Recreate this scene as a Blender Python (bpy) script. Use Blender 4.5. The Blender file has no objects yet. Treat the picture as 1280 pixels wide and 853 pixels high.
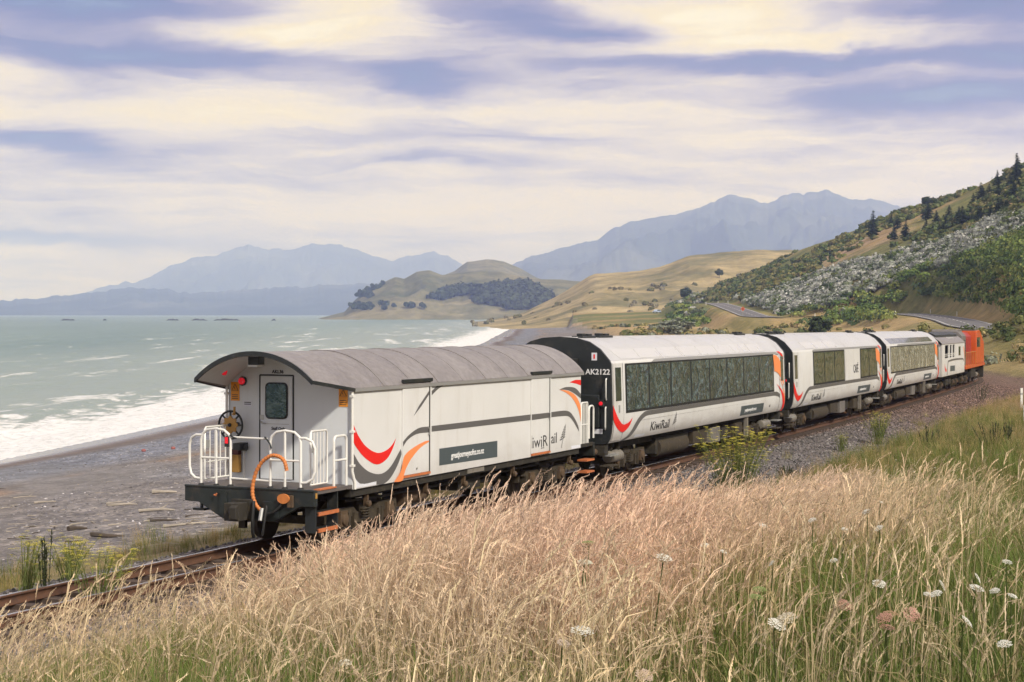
import bpy, math, random
import numpy as np
from mathutils import Vector, Matrix

random.seed(7)
rng = np.random.default_rng(11)
sc = bpy.context.scene
col = sc.collection

# ------------------------------------------------------------------ camera
F_PX, W_PX, H_PX = 2100.0, 1280.0, 853.0
CAM_Z = 4.063                      # metres above the rail heads
PITCH = math.atan((426.5 - 392.0) / F_PX)
cam_data = bpy.data.cameras.new("camera")
cam_data.sensor_width = 36.0
cam_data.lens = 36.0 * F_PX / W_PX
cam_data.clip_start = 0.1
cam_data.clip_end = 60000.0
cam = bpy.data.objects.new("camera", cam_data)
col.objects.link(cam)
cam.location = (0, 0, CAM_Z)
cam.rotation_euler = (math.pi / 2 - PITCH, 0, 0)
sc.camera = cam

# ------------------------------------------------------------------ light
SUN_DIR = Vector((0.47, -0.62, 0.62)).normalized()      # towards the sun: behind the camera's right shoulder
sun_el = math.asin(SUN_DIR.z)
sun_az = math.atan2(SUN_DIR.x, SUN_DIR.y)
sl = bpy.data.lights.new("sun", 'SUN')
sl.energy = 3.1
sl.angle = math.radians(5)
sl.color = (1.0, 0.95, 0.88)
so = bpy.data.objects.new("sun", sl)
col.objects.link(so)
so.rotation_euler = (-SUN_DIR).to_track_quat('-Z', 'Y').to_euler()
so.location = (60, -40, 80)

sc.view_settings.view_transform = 'Standard'
sc.view_settings.look = 'None'
sc.view_settings.exposure = 0.47
sc.view_settings.gamma = 1.0
sc.view_settings.use_curve_mapping = False

sc.render.engine = 'CYCLES'
sc.cycles.max_bounces = 6
sc.cycles.diffuse_bounces = 2
sc.cycles.glossy_bounces = 3
sc.cycles.transmission_bounces = 3
sc.cycles.volume_bounces = 3
sc.cycles.use_adaptive_sampling = True
sc.cycles.adaptive_threshold = 0.02
sc.cycles.adaptive_min_samples = 24
sc.cycles.sample_clamp_indirect = 6.0
sc.cycles.use_denoising = True
try:
    sc.cycles.denoiser = 'OPENIMAGEDENOISE'
    sc.cycles.denoising_input_passes = 'RGB_ALBEDO_NORMAL'
except Exception:
    pass


# ------------------------------------------------------------------ node helpers
class NT:
    """small helper around a node tree"""
    def __init__(self, tree):
        self.t = tree
        self.n = tree.nodes
        self.l = tree.links

    def new(self, kind, **kw):
        nd = self.n.new(kind)
        for k, v in kw.items():
            setattr(nd, k, v)
        return nd

    def put(self, sock, val):
        if isinstance(val, bpy.types.NodeSocket):
            self.l.new(val, sock)
        elif val is not None:
            sock.default_value = val

    def math(self, op, a, b=None, c=None, clamp=False):
        nd = self.new('ShaderNodeMath', operation=op, use_clamp=clamp)
        self.put(nd.inputs[0], a)
        if b is not None: self.put(nd.inputs[1], b)
        if c is not None: self.put(nd.inputs[2], c)
        return nd.outputs[0]

    def vmath(self, op, a, b=None):
        nd = self.new('ShaderNodeVectorMath', operation=op)
        self.put(nd.inputs[0], a)
        if b is not None: self.put(nd.inputs[1], b)
        return nd.outputs['Value'] if op in ('DOT_PRODUCT', 'LENGTH') else nd.outputs[0]

    def noise(self, vec, scale, detail=4, rough=0.55, dist=0.0, out='Fac', dim='3D'):
        nd = self.new('ShaderNodeTexNoise', noise_dimensions=dim)
        self.put(nd.inputs['Vector'], vec)
        nd.inputs['Scale'].default_value = scale
        nd.inputs['Detail'].default_value = detail
        nd.inputs['Roughness'].default_value = rough
        nd.inputs['Distortion'].default_value = dist
        return nd.outputs[out]

    def voronoi(self, vec, scale, feature='F1', out='Distance', rand=1.0):
        nd = self.new('ShaderNodeTexVoronoi', feature=feature)
        self.put(nd.inputs['Vector'], vec)
        nd.inputs['Scale'].default_value = scale
        nd.inputs['Randomness'].default_value = rand
        return nd.outputs[out]

    def ramp(self, fac, stops, interp='LINEAR'):
        nd = self.new('ShaderNodeValToRGB')
        nd.color_ramp.interpolation = interp
        els = nd.color_ramp.elements
        while len(els) > 1: els.remove(els[-1])
        els[0].position = stops[0][0]
        els[0].color = tuple(stops[0][1]) + (1,)
        for p, c in stops[1:]:
            e = els.new(p)
            e.color = tuple(c) + (1,)
        self.put(nd.inputs[0], fac)
        return nd.outputs[0]

    def mix(self, fac, a, b, blend='MIX'):
        nd = self.new('ShaderNodeMix', data_type='RGBA', blend_type=blend)
        self.put(nd.inputs[0], fac)
        self.put(nd.inputs[6], a if isinstance(a, bpy.types.NodeSocket) else tuple(a) + (1,))
        self.put(nd.inputs[7], b if isinstance(b, bpy.types.NodeSocket) else tuple(b) + (1,))
        return nd.outputs[2]

    def maprange(self, v, a, b, c=0.0, d=1.0, smooth=True):
        nd = self.new('ShaderNodeMapRange', interpolation_type='SMOOTHSTEP' if smooth else 'LINEAR')
        self.put(nd.inputs[0], v)
        for i, q in enumerate((a, b, c, d)): nd.inputs[1 + i].default_value = q
        return nd.outputs[0]

    def mapping(self, vec, scale=(1, 1, 1), loc=(0, 0, 0), rot=(0, 0, 0)):
        nd = self.new('ShaderNodeMapping')
        self.put(nd.inputs['Vector'], vec)
        nd.inputs['Location'].default_value = loc
        nd.inputs['Rotation'].default_value = rot
        nd.inputs['Scale'].default_value = scale
        return nd.outputs[0]

    def attr(self, name, out='Color', kind='GEOMETRY'):
        nd = self.new('ShaderNodeAttribute', attribute_name=name, attribute_type=kind)
        return nd.outputs[out]

    def bump(self, height, strength, dist=0.02, normal=None):
        nd = self.new('ShaderNodeBump')
        nd.inputs['Strength'].default_value = strength
        nd.inputs['Distance'].default_value = dist
        self.put(nd.inputs['Height'], height)
        if normal is not None: self.put(nd.inputs['Normal'], normal)
        return nd.outputs[0]


# ------------------------------------------------------------------ sky (world)
world = bpy.data.worlds.new("World")
sc.world = world
world.use_nodes = True
wt = NT(world.node_tree)
wt.n.clear()
w_out = wt.new('ShaderNodeOutputWorld')
w_bg = wt.new('ShaderNodeBackground')
wt.l.new(w_bg.outputs[0], w_out.inputs[0])
sky = wt.new('ShaderNodeTexSky', sky_type='NISHITA')
sky.sun_disc = False
sky.sun_elevation = sun_el
sky.sun_rotation = sun_az
sky.air_density = 1.0
sky.dust_density = 1.5
tc = wt.new('ShaderNodeTexCoord')
sep = wt.new('ShaderNodeSeparateXYZ')
wt.l.new(tc.outputs['Generated'], sep.inputs[0])
gx, gy, gz = sep.outputs
az = wt.math('ARCTAN2', gx, gy)
el = wt.math('ARCSINE', gz)
zc_ = wt.math('ADD', wt.math('MAXIMUM', gz, 0.0), 0.085)
comb = wt.new('ShaderNodeCombineXYZ')
wt.put(comb.inputs[0], wt.math('DIVIDE', gx, zc_))
wt.put(comb.inputs[1], wt.math('DIVIDE', gy, zc_))
flat = comb.outputs[0]                                    # the direction on a flat cloud layer
ae = wt.new('ShaderNodeCombineXYZ')
wt.put(ae.inputs[0], az); wt.put(ae.inputs[1], el)
warp = wt.noise(wt.mapping(ae.outputs[0], (7, 26, 1)), 1.0, 5, 0.6, 0.4, 'Color')
warp = wt.vmath('MULTIPLY', wt.vmath('SUBTRACT', warp, (0.5, 0.5, 0.5)), (0.10, 0.030, 0.0))
ae_w = wt.vmath('ADD', ae.outputs[0], warp)
# streaky layers
n1 = wt.noise(wt.mapping(flat, (1.0, 0.62, 1.0), (3.1, 1.7, 0.4)), 0.85, 7, 0.60, 0.9)
n2 = wt.noise(wt.mapping(ae_w, (3.2, 34.0, 1.0), (1.3, 0.2, 0)), 1.0, 6, 0.62, 0.6)
n3 = wt.noise(wt.mapping(ae_w, (7.0, 62.0, 1.0), (5.3, 2.2, 0)), 1.0, 6, 0.66, 0.8)
tone = wt.math('MULTIPLY_ADD', wt.math('SUBTRACT', n1, 0.5), 0.80, 0.565)
tone = wt.math('MULTIPLY_ADD', wt.math('SUBTRACT', n2, 0.5), 0.95, tone)
tone = wt.math('MULTIPLY_ADD', wt.math('SUBTRACT', n3, 0.5), 0.55, tone)
# banks of cloud and gaps: (px, py, half-width px, half-height px, strength)
for (bx, by, bw, bh, amp) in [
    (120, 20, 190, 26, -.36), (200, 78, 190, 16, -.34), (330, 45, 130, 12, .20), (30, 95, 110, 20, .16),
    (420, 20, 90, 45, .22), (250, 145, 260, 26, .30), (60, 178, 85, 15, -.40), (108, 196, 34, 8, -.22),
    (530, 95, 75, 15, -.36), (640, 25, 90, 20, -.26), (730, 50, 130, 16, -.34), (880, 30, 130, 36, .34), (1010, 60, 140, 14, .14),
    (900, 90, 190, 13, -.40), (1120, 80, 130, 12, -.28), (1130, 125, 150, 18, -.44), (1230, 140, 90, 14, -.22), (1215, 20, 120, 16, -.34), (1080, 95, 120, 8, .10), (640, 140, 170, 12, .14),
    (700, 175, 150, 10, -.12), (760, 225, 140, 9, -.16), (540, 205, 130, 8, -.20), (560, 150, 60, 6, -.08),
    (1000, 175, 180, 13, .22), (1180, 195, 120, 18, .12), (450, 250, 280, 20, .16), (80, 250, 110, 14, -.06),
    (1235, 60, 110, 40, -.16), (60, 60, 160, 40, -.14), (40, 300, 90, 7, -.38), (140, 306, 80, 5, -.18), (60, 340, 120, 18, -.08),
]:
    v = wt.vmath('SUBTRACT', ae_w, ((bx - 640) / F_PX, (392 - by) / F_PX, 0))
    v = wt.vmath('MULTIPLY', v, (F_PX / bw, F_PX / bh, 0))
    g = wt.math('POWER', 2.71828, wt.math('MULTIPLY', wt.vmath('DOT_PRODUCT', v, v), -0.9))
    tone = wt.math('MULTIPLY_ADD', g, amp * 1.5 if amp < 0 else amp * 1.2, tone)
tone = wt.math('MULTIPLY_ADD', wt.math('POWER', 2.71828, wt.math('MULTIPLY', wt.math('ABSOLUTE', el), -22.0)), 0.16, tone)
cloud = wt.ramp(tone, [(0.0, (.13, .16, .42)), (0.20, (.225, .235, .485)), (0.38, (.42, .385, .57)), (0.56, (.75, .68, .73)),
                       (0.72, (1.03, .91, .77)), (0.90, (1.13, .97, .64)), (1.0, (1.20, 1.08, .80))])
cover = wt.maprange(tone, -0.25, 0.16, 0.55, 1.0)
skyc = wt.vmath('MULTIPLY', sky.outputs[0], (0.085, 0.085, 0.085))
cloud = wt.vmath('MULTIPLY', cloud, (0.64, 0.64, 0.64))
wt.put(w_bg.inputs['Color'], wt.mix(cover, skyc, cloud))
w_bg.inputs['Strength'].default_value = 1.0
world.cycles.sampling_method = 'MANUAL'
world.cycles.sample_map_resolution = 512


# ------------------------------------------------------------------ materials
MATS = {}


def mat(name, fn):
    if name in MATS: return MATS[name]
    m = bpy.data.materials.new(name)
    m.use_nodes = True
    t = NT(m.node_tree)
    b = m.node_tree.nodes['Principled BSDF']
    fn(t, b)
    MATS[name] = m
    return m


def paint(name, c, rough=0.45, metal=0.0, var=0.10, scale=3.0, bump=0.0, dirt=None, dirt_amt=0.0, coat=0.0, streak=False, splash=0.0):
    def fn(t, b):
        tcn = t.new('ShaderNodeTexCoord').outputs['Object']
        n = t.noise(tcn, scale, 5, 0.6)
        colr = t.mix(1.0, c, t.ramp(n, [(0.25, (1 - var,) * 3), (0.75, (1 + var * .5,) * 3)]), 'MULTIPLY')
        if dirt:
            v = t.mapping(tcn, (1.0, 1.0, 0.18)) if streak else tcn
            n2 = t.noise(v, scale * 1.7, 6, 0.65)
            colr = t.mix(t.maprange(n2, 0.5, 0.75, 0, dirt_amt), colr, dirt)
        if splash:            # brake dust thrown up over the lower panels
            sp = t.new('ShaderNodeSeparateXYZ'); t.put(sp.inputs[0], tcn)
            n3 = t.noise(t.mapping(tcn, (.6, 1, 1.6)), 1.6, 6, .65)
            low = t.maprange(t.math('MULTIPLY_ADD', n3, .9, sp.outputs[2]), 1.30, 1.95, splash, 0)
            colr = t.mix(low, colr, (.22, .17, .125))
        t.put(b.inputs['Base Color'], colr)
        t.put(b.inputs['Roughness'], t.maprange(n, 0.2, 0.8, max(rough - .08, .02), min(rough + .1, 1)))
        b.inputs['Metallic'].default_value = metal
        b.inputs['Coat Weight'].default_value = coat
        if bump: t.put(b.inputs['Normal'], t.bump(t.noise(tcn, scale * 12, 4), bump, 0.01))
    return mat(name, fn)


WHITE = paint('white_paint', (.70, .695, .685), .38, var=.04, scale=1.2, dirt=(.46, .41, .35), dirt_amt=.35, streak=True, splash=.35)
VANWHITE = paint('van_white', (.72, .715, .705), .45, var=.05, scale=1.0, dirt=(.50, .46, .40), dirt_amt=.4, streak=True, splash=.22)
ENDGREY = paint('end_wall_white', (.70, .73, .76), .45, var=.05, scale=1.4, dirt=(.48, .48, .47), dirt_amt=.35, streak=True)
RAILWHITE = paint('handrail_white', (.80, .79, .75), .35, var=.08, scale=6)
BLACKP = paint('black_paint', (.020, .024, .026), .45, var=.25, scale=2, dirt=(.09, .08, .065), dirt_amt=.5)
BEAM = paint('headstock_black', (.020, .026, .026), .42, var=.3, scale=2.5, dirt=(.085, .065, .05), dirt_amt=.55, bump=.1)
UNDER = paint('underframe_grime', (.030, .026, .020), .75, var=.4, scale=3, dirt=(.11, .085, .05), dirt_amt=.6)
DUSTY = paint('dusty_bogie', (.050, .038, .024), .85, var=.4, scale=5, dirt=(.12, .088, .052), dirt_amt=.6, bump=.3)
OCHRE = paint('dusty_ochre', (.11, .070, .040), .8, var=.35, scale=5, dirt=(.045, .035, .025), dirt_amt=.7)
STEEL = paint('wheel_steel', (.10, .08, .065), .5, .6, var=.3, scale=6)
RAILTOP = paint('rail_steel', (.62, .60, .58), .22, .95, var=.1, scale=2)
RUST = paint('rusty_rail', (.105, .048, .026), .85, var=.35, scale=7, dirt=(.05, .035, .03), dirt_amt=.7, bump=.3)
SLEEPER = paint('sleeper', (.10, .07, .055), .9, var=.35, scale=5, bump=.4)
RED = paint('livery_red', (.80, .018, .016), .38, var=.04, scale=2)
GREY = paint('livery_grey', (.125, .12, .12), .42, var=.06, scale=2)
SLATE = paint('panel_slate', (.075, .095, .105), .45, var=.06, scale=2)
ORANGE = paint('livery_orange', (.93, .29, .10), .42, var=.06, scale=2)
STEPORANGE = paint('step_orange', (.55, .17, .06), .6, var=.2, scale=6, dirt=(.2, .1, .05), dirt_amt=.5)
LOCO_O = paint('loco_orange', (.54, .092, .016), .42, var=.1, scale=1.5, dirt=(.3, .1, .04), dirt_amt=.3)
LOCO_R = paint('loco_red', (.36, .030, .030), .5, var=.12, scale=1.5, dirt=(.38, .17, .13), dirt_amt=.6)
LOCO_G = paint('loco_grey', (.17, .155, .145), .6, var=.2, scale=2)
MUSTARD = paint('mustard', (.46, .25, .06), .55, var=.12, scale=8)
SIGNY = paint('sign_amber', (.85, .33, .03), .5, var=.05, scale=8)
PRINTBLK = paint('print_black', (.03, .03, .035), .5, var=.05, scale=8)
PRINTWHT = paint('print_white', (.80, .80, .80), .5, var=.03, scale=8)
LABELW = paint('label_white', (.75, .76, .82), .5, var=.05, scale=8)
RUBBER = paint('rubber', (.018, .018, .018), .6, var=.3, scale=6)
HOSEO = paint('hose_orange', (.62, .21, .055), .55, var=.2, scale=9)
ALU = paint('aluminium_tank', (.30, .275, .24), .45, .35, var=.15, scale=4, dirt=(.2, .15, .1), dirt_amt=.5)
ROOFGREY = paint('carriage_roof', (.62, .615, .61), .35, .25, var=.08, scale=.8, dirt=(.30, .28, .25), dirt_amt=.5)
PANELGREY = paint('roof_panel_grey', (.56, .55, .55), .3, var=.06, scale=1)
TRIMGREY = paint('cornice_grey', (.27, .265, .26), .45, var=.08, scale=2)
SILVER = paint('dull_silver', (.45, .45, .44), .4, .5, var=.1, scale=5)


def m_roof(t, b):
    tcn = t.new('ShaderNodeTexCoord').outputs['Object']
    a = t.noise(t.mapping(tcn, (1.6, .35, .6)), 1.4, 6, .62, .3)
    c = t.noise(tcn, 9, 5, .6)
    colr = t.ramp(a, [(.25, (.14, .125, .123)), (.48, (.22, .20, .197)), (.72, (.34, .315, .31))])
    colr = t.mix(.35, colr, t.ramp(c, [(.3, (.17, .15, .148)), (.7, (.38, .355, .35))]))
    t.put(b.inputs['Base Color'], colr)
    t.put(b.inputs['Roughness'], t.maprange(a, .3, .7, .42, .62))
    b.inputs['Metallic'].default_value = .1
    t.put(b.inputs['Normal'], t.bump(c, .12, .02))
ROOF = mat('weathered_roof', m_roof)


def m_glass(dark, wav, rough=.03, name='pane'):
    def fn(t, b):
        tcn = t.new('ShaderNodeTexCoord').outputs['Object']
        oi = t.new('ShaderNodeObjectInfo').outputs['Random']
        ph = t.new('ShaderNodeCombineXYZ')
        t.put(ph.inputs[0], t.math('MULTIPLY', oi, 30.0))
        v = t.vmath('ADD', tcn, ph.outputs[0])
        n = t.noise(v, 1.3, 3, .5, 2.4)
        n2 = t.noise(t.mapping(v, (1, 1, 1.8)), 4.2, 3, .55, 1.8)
        t.put(b.inputs['Base Color'], t.mix(t.maprange(t.math('MULTIPLY_ADD', n, .5, t.math('MULTIPLY', n2, .6)), .50, .70, 0, 1), dark, tuple(min(1, q * 3.4 + .03) for q in dark)))  # lighter swirls painted into the base colour imitate reflections on the glass
        b.inputs['Roughness'].default_value = rough
        b.inputs['IOR'].default_value = 1.8
        b.inputs['Specular Tint'].default_value = (.62, .80, .86, 1)
        b.inputs['Coat Tint'].default_value = (.70, .88, .95, 1)
        b.inputs['Coat Weight'].default_value = .25
        b.inputs['Coat Roughness'].default_value = .02
        nb = t.bump(n, wav, .25)
        nb = t.bump(n2, wav * .5, .06, nb)
        t.put(b.inputs['Normal'], nb)
        t.put(b.inputs['Coat Normal'], nb)
    return mat(name, fn)


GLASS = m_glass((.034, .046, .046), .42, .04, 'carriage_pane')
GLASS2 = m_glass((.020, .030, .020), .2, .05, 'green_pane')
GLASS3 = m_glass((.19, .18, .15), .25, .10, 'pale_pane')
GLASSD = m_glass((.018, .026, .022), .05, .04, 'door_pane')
SKYGLASS = paint('roof_glazing', (.09, .095, .10), .12, var=.3, scale=2, coat=.5)


def emit_red(t, b):
    b.inputs['Base Color'].default_value = (.8, .01, .02, 1)
    b.inputs['Roughness'].default_value = .2
    b.inputs['Emission Color'].default_value = (1, .03, .05, 1)
    b.inputs['Emission Strength'].default_value = .2
REDLAMP = mat('red_marker_lens', emit_red)


def emit_white(t, b):
    b.inputs['Base Color'].default_value = (.8, .8, .7, 1)
    b.inputs['Emission Color'].default_value = (1, .95, .8, 1)
    b.inputs['Emission Strength'].default_value = .5
LAMPW = mat('porch_lamp', emit_white)
# ------------------------------------------------------------------ object helpers
def tag(o, label=None, cat=None, group=None, kind=None):
    if label: o['label'] = label
    if cat: o['category'] = cat
    if group: o['group'] = group
    if kind: o['kind'] = kind
    return o


def empty(name, loc=(0, 0, 0), rot=None, label=None, cat=None, group=None):
    o = bpy.data.objects.new(name, None)
    o.empty_display_size = .3
    col.objects.link(o)
    o.location = loc
    if rot is not None: o.rotation_euler = rot
    return tag(o, label, cat, group)


def link(name, me, parent=None):
    o = bpy.data.objects.new(name, me)
    col.objects.link(o)
    if parent is not None: o.parent = parent
    return o


def copy_tree(o, parent=None):
    c = o.copy()
    col.objects.link(c)
    if parent is not None: c.parent = parent
    for ch in list(o.children): copy_tree(ch, c)
    return c


class MB:
    """collects shapes of ONE piece and links them as one mesh object"""
    def __init__(self):
        self.v = []
        self.f = []

    def add(self, vs, fs):
        n = len(self.v)
        self.v += [tuple(p) for p in vs]
        self.f += [tuple(i + n for i in q) for q in fs]
        return self

    def box(self, x0, x1, y0, y1, z0, z1):
        vs = [(x, y, z) for z in (z0, z1) for y in (y0, y1) for x in (x0, x1)]
        return self.add(vs, [(0, 2, 3, 1), (4, 5, 7, 6), (0, 1, 5, 4), (2, 6, 7, 3), (0, 4, 6, 2), (1, 3, 7, 5)])

    def hexa(self, b, t):
        """eight corners: bottom ring b and top ring t"""
        return self.add(list(b) + list(t), [(3, 2, 1, 0), (4, 5, 6, 7), (0, 1, 5, 4), (1, 2, 6, 5), (2, 3, 7, 6), (3, 0, 4, 7)])

    def bar(self, p, q, w, h, up=(0, 0, 1)):
        p, q = Vector(p), Vector(q)
        d = (q - p).normalized()
        u = Vector(up)
        s = d.cross(u)
        if s.length < 1e-4: s = d.cross(Vector((1, 0, 0)))
        s = s.normalized() * w / 2
        u = s.cross(d).normalized() * h / 2
        return self.hexa([p - s - u, p + s - u, p + s + u, p - s + u], [q - s - u, q + s - u, q + s + u, q - s + u])

    def cyl(self, p, q, r, n=10, r2=None, cap=True):
        p, q = Vector(p), Vector(q)
        r2 = r if r2 is None else r2
        d = (q - p).normalized()
        a = d.cross(Vector((0, 0, 1)))
        if a.length < 1e-3: a = d.cross(Vector((1, 0, 0)))
        a.normalize()
        b = d.cross(a)
        vs = []
        for c, rr in ((p, r), (q, r2)):
            for k in range(n):
                t = 2 * math.pi * k / n
                vs.append(c + (a * math.cos(t) + b * math.sin(t)) * rr)
        fs = [(k, (k + 1) % n, n + (k + 1) % n, n + k) for k in range(n)]
        if cap: fs += [tuple(reversed(range(n))), tuple(range(n, 2 * n))]
        return self.add(vs, fs)

    def tube(self, pts, r, n=7, rs=None):
        pts = [Vector(p) for p in pts]
        vs, fs = [], []
        prev = None
        for i, p in enumerate(pts):
            d = (pts[min(i + 1, len(pts) - 1)] - pts[max(i - 1, 0)]).normalized()
            if prev is None:
                a = d.cross(Vector((.31, .52, .79)))
                a.normalize()
            else:
                a = (prev - d * prev.dot(d)).normalized()
            prev = a
            b = d.cross(a)
            rr = rs[i] if rs else r
            for k in range(n):
                t = 2 * math.pi * k / n
                vs.append(p + (a * math.cos(t) + b * math.sin(t)) * rr)
        for i in range(len(pts) - 1):
            for k in range(n):
                fs.append((i * n + k, i * n + (k + 1) % n, (i + 1) * n + (k + 1) % n, (i + 1) * n + k))
        fs += [tuple(reversed(range(n))), tuple(range((len(pts) - 1) * n, len(pts) * n))]
        return self.add(vs, fs)

    def prism(self, poly, axis, a, b):
        """extrude a polygon; axis 'x': poly is (y,z); 'y': poly is (x,z); 'z': poly is (x,y)"""
        def P(u, w, t):
            return (t, u, w) if axis == 'x' else ((u, t, w) if axis == 'y' else (u, w, t))
        n = len(poly)
        vs = [P(u, w, a) for u, w in poly] + [P(u, w, b) for u, w in poly]
        fs = [(k, (k + 1) % n, n + (k + 1) % n, n + k) for k in range(n)]
        fs += [tuple(reversed(range(n))), tuple(range(n, 2 * n))]
        return self.add(vs, fs)

    def lathe(self, c, axis, prof, n=16):
        """prof: list of (radius, offset along axis)"""
        c = Vector(c)
        d = Vector(axis).normalized()
        a = d.cross(Vector((0, 0, 1)))
        if a.length < 1e-3: a = d.cross(Vector((1, 0, 0)))
        a.normalize()
        b = d.cross(a)
        vs, fs = [], []
        for r, o in prof:
            for k in range(n):
                t = 2 * math.pi * k / n
                vs.append(c + d * o + (a * math.cos(t) + b * math.sin(t)) * r)
        for i in range(len(prof) - 1):
            for k in range(n):
                fs.append((i * n + k, i * n + (k + 1) % n, (i + 1) * n + (k + 1) % n, (i + 1) * n + k))
        fs += [tuple(reversed(range(n))), tuple(range((len(prof) - 1) * n, len(prof) * n))]
        return self.add(vs, fs)

    def face(self, pts):
        return self.add(pts, [tuple(range(len(pts)))])

    def mesh(self, name, m, smooth=35, recalc=True):
        me = bpy.data.meshes.new(name)
        me.from_pydata(self.v, [], self.f)
        if recalc:
            import bmesh
            bm = bmesh.new()
            bm.from_mesh(me)
            bmesh.ops.recalc_face_normals(bm, faces=bm.faces)
            bm.to_mesh(me)
            bm.free()
        me.materials.append(m)
        if smooth:
            me.polygons.foreach_set('use_smooth', [True] * len(me.polygons))
            me.set_sharp_from_angle(angle=math.radians(smooth))
        me.update()
        return me

    def build(self, name, m, parent=None, smooth=35, bevel=0, recalc=True):
        o = link(name, self.mesh(name, m, smooth, recalc), parent)
        if bevel:
            md = o.modifiers.new('bevel', 'BEVEL')
            md.width = bevel
            md.segments = 2
            md.limit_method = 'ANGLE'
            md.angle_limit = math.radians(40)
        return o


def mesh_np(name, V, Fc, mats, colr=None, smooth=False, attrs=None):
    """fast mesh from numpy arrays; Fc is (n,3) or (n,4)"""
    V = np.asarray(V, np.float32)
    Fc = np.asarray(Fc, np.int32)
    me = bpy.data.meshes.new(name)
    k = Fc.shape[1]
    me.vertices.add(len(V))
    me.vertices.foreach_set('co', V.ravel())
    me.loops.add(Fc.size)
    me.loops.foreach_set('vertex_index', Fc.ravel())
    me.polygons.add(len(Fc))
    me.polygons.foreach_set('loop_start', np.arange(0, Fc.size, k, dtype=np.int32))
    if smooth: me.polygons.foreach_set('use_smooth', np.ones(len(Fc), bool))
    if colr is not None:
        c = np.ones((len(V), 4), np.float32)
        c[:, :3] = np.asarray(colr)[:, :3]
        a = me.color_attributes.new('Col', 'FLOAT_COLOR', 'POINT')
        a.data.foreach_set('color', c.ravel())
    for nm, arr in (attrs or {}).items():
        a = me.attributes.new(nm, 'FLOAT', 'POINT')
        a.data.foreach_set('value', np.asarray(arr, np.float32))
    for m in (mats if isinstance(mats, (list, tuple)) else [mats]): me.materials.append(m)
    me.update(calc_edges=True)
    me.validate()
    return me


def text_mesh(body, size, m, bold=0.0, sx=1.0, shear=0.0, depth=.002, align='LEFT'):
    cu = bpy.data.curves.new('lettering', 'FONT')
    cu.body = body
    cu.size = size
    cu.extrude = depth
    cu.offset = bold
    cu.shear = shear
    cu.align_x = align
    cu.resolution_u = 3
    ob = bpy.data.objects.new('lettering_source', cu)
    col.objects.link(ob)
    dg = bpy.context.evaluated_depsgraph_get()
    me = bpy.data.meshes.new_from_object(ob.evaluated_get(dg))
    bpy.data.objects.remove(ob)
    bpy.data.curves.remove(cu)
    for v in me.vertices: v.co.x *= sx
    me.materials.clear()
    me.materials.append(m)
    return me


# ------------------------------------------------------------------ numpy noise
def _hash(i, j, seed):
    h = (i.astype(np.int64) * 374761393 + j.astype(np.int64) * 668265263 + seed * 974711) & 0x7fffffff
    h = ((h ^ (h >> 13)) * 1274126177) & 0x7fffffff
    return ((h ^ (h >> 16)) & 0xffff) / 65535.0


def vnoise(x, y, seed=0):
    x, y = np.asarray(x, float), np.asarray(y, float)
    i, j = np.floor(x), np.floor(y)
    u, v = x - i, y - j
    u, v = u * u * (3 - 2 * u), v * v * (3 - 2 * v)
    a, b = _hash(i, j, seed), _hash(i + 1, j, seed)
    c, d = _hash(i, j + 1, seed), _hash(i + 1, j + 1, seed)
    return (a * (1 - u) + b * u) * (1 - v) + (c * (1 - u) + d * u) * v


def fbm(x, y, seed=0, oct=4, g=.5):
    t, amp, s = 0., 1., 0.
    for o in range(oct):
        t = t + vnoise(x * 2 ** o + 17.3 * o, y * 2 ** o - 9.1 * o, seed + o) * amp
        s += amp
        amp *= g
    return t / s


def ridged(x, y, seed=0, oct=5, g=.55):
    t, amp, s = 0., 1., 0.
    for o in range(oct):
        t = t + (1 - np.abs(2 * vnoise(x * 2 ** o + 5.7 * o, y * 2 ** o + 3.3 * o, seed + o) - 1)) * amp
        s += amp
        amp *= g
    return t / s


def sstep(a, b, x):
    t = np.clip((np.asarray(x, float) - a) / (b - a), 0, 1)
    return t * t * (3 - 2 * t)


def at(px, py, D):
    """world point seen at a photograph pixel, D metres ahead"""
    u, x = (426.5 - py) / F_PX, (px - 640.0) / F_PX
    d = np.array([x, math.cos(PITCH) + u * math.sin(PITCH), u * math.cos(PITCH) - math.sin(PITCH)])
    d = d / d[1]
    return np.array([d[0] * D, D, CAM_Z + d[2] * D])


def to_px(X, Y, Z):
    z = Z - CAM_Z
    d = Y * math.cos(PITCH) - z * math.sin(PITCH)
    u = Y * math.sin(PITCH) + z * math.cos(PITCH)
    return 640 + F_PX * X / d, 426.5 - F_PX * u / d
# ------------------------------------------------------------------ the railway line: z = 0 is the rail head beside the rear of the train
GRADE = -.0068
_S = np.arange(-110, 420, .5)


def _line():
    th, X, Y = (np.zeros_like(_S) for _ in range(3))
    i0 = int(110 / .5)
    th[i0], X[i0], Y[i0] = .415, -4.5046, 28.8012
    def k(s, t):
        if s < 92: return -.0006
        if t < .06: return 0.
        return -.0006 - min((s - 92) / 10, 1) * .012
    for i in range(i0, len(_S) - 1):
        th[i + 1] = th[i] + k(_S[i], th[i]) * .5
        m = (th[i] + th[i + 1]) / 2
        X[i + 1], Y[i + 1] = X[i] + math.sin(m) * .5, Y[i] + math.cos(m) * .5
    for i in range(i0, 0, -1):
        th[i - 1] = th[i] + .0006 * .5
        m = (th[i] + th[i - 1]) / 2
        X[i - 1], Y[i - 1] = X[i] - math.sin(m) * .5, Y[i] - math.cos(m) * .5
    return th, X, Y
_TH, _X, _Y = _line()


def grade_z(s): return GRADE * np.clip(s, -60, 105)


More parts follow.
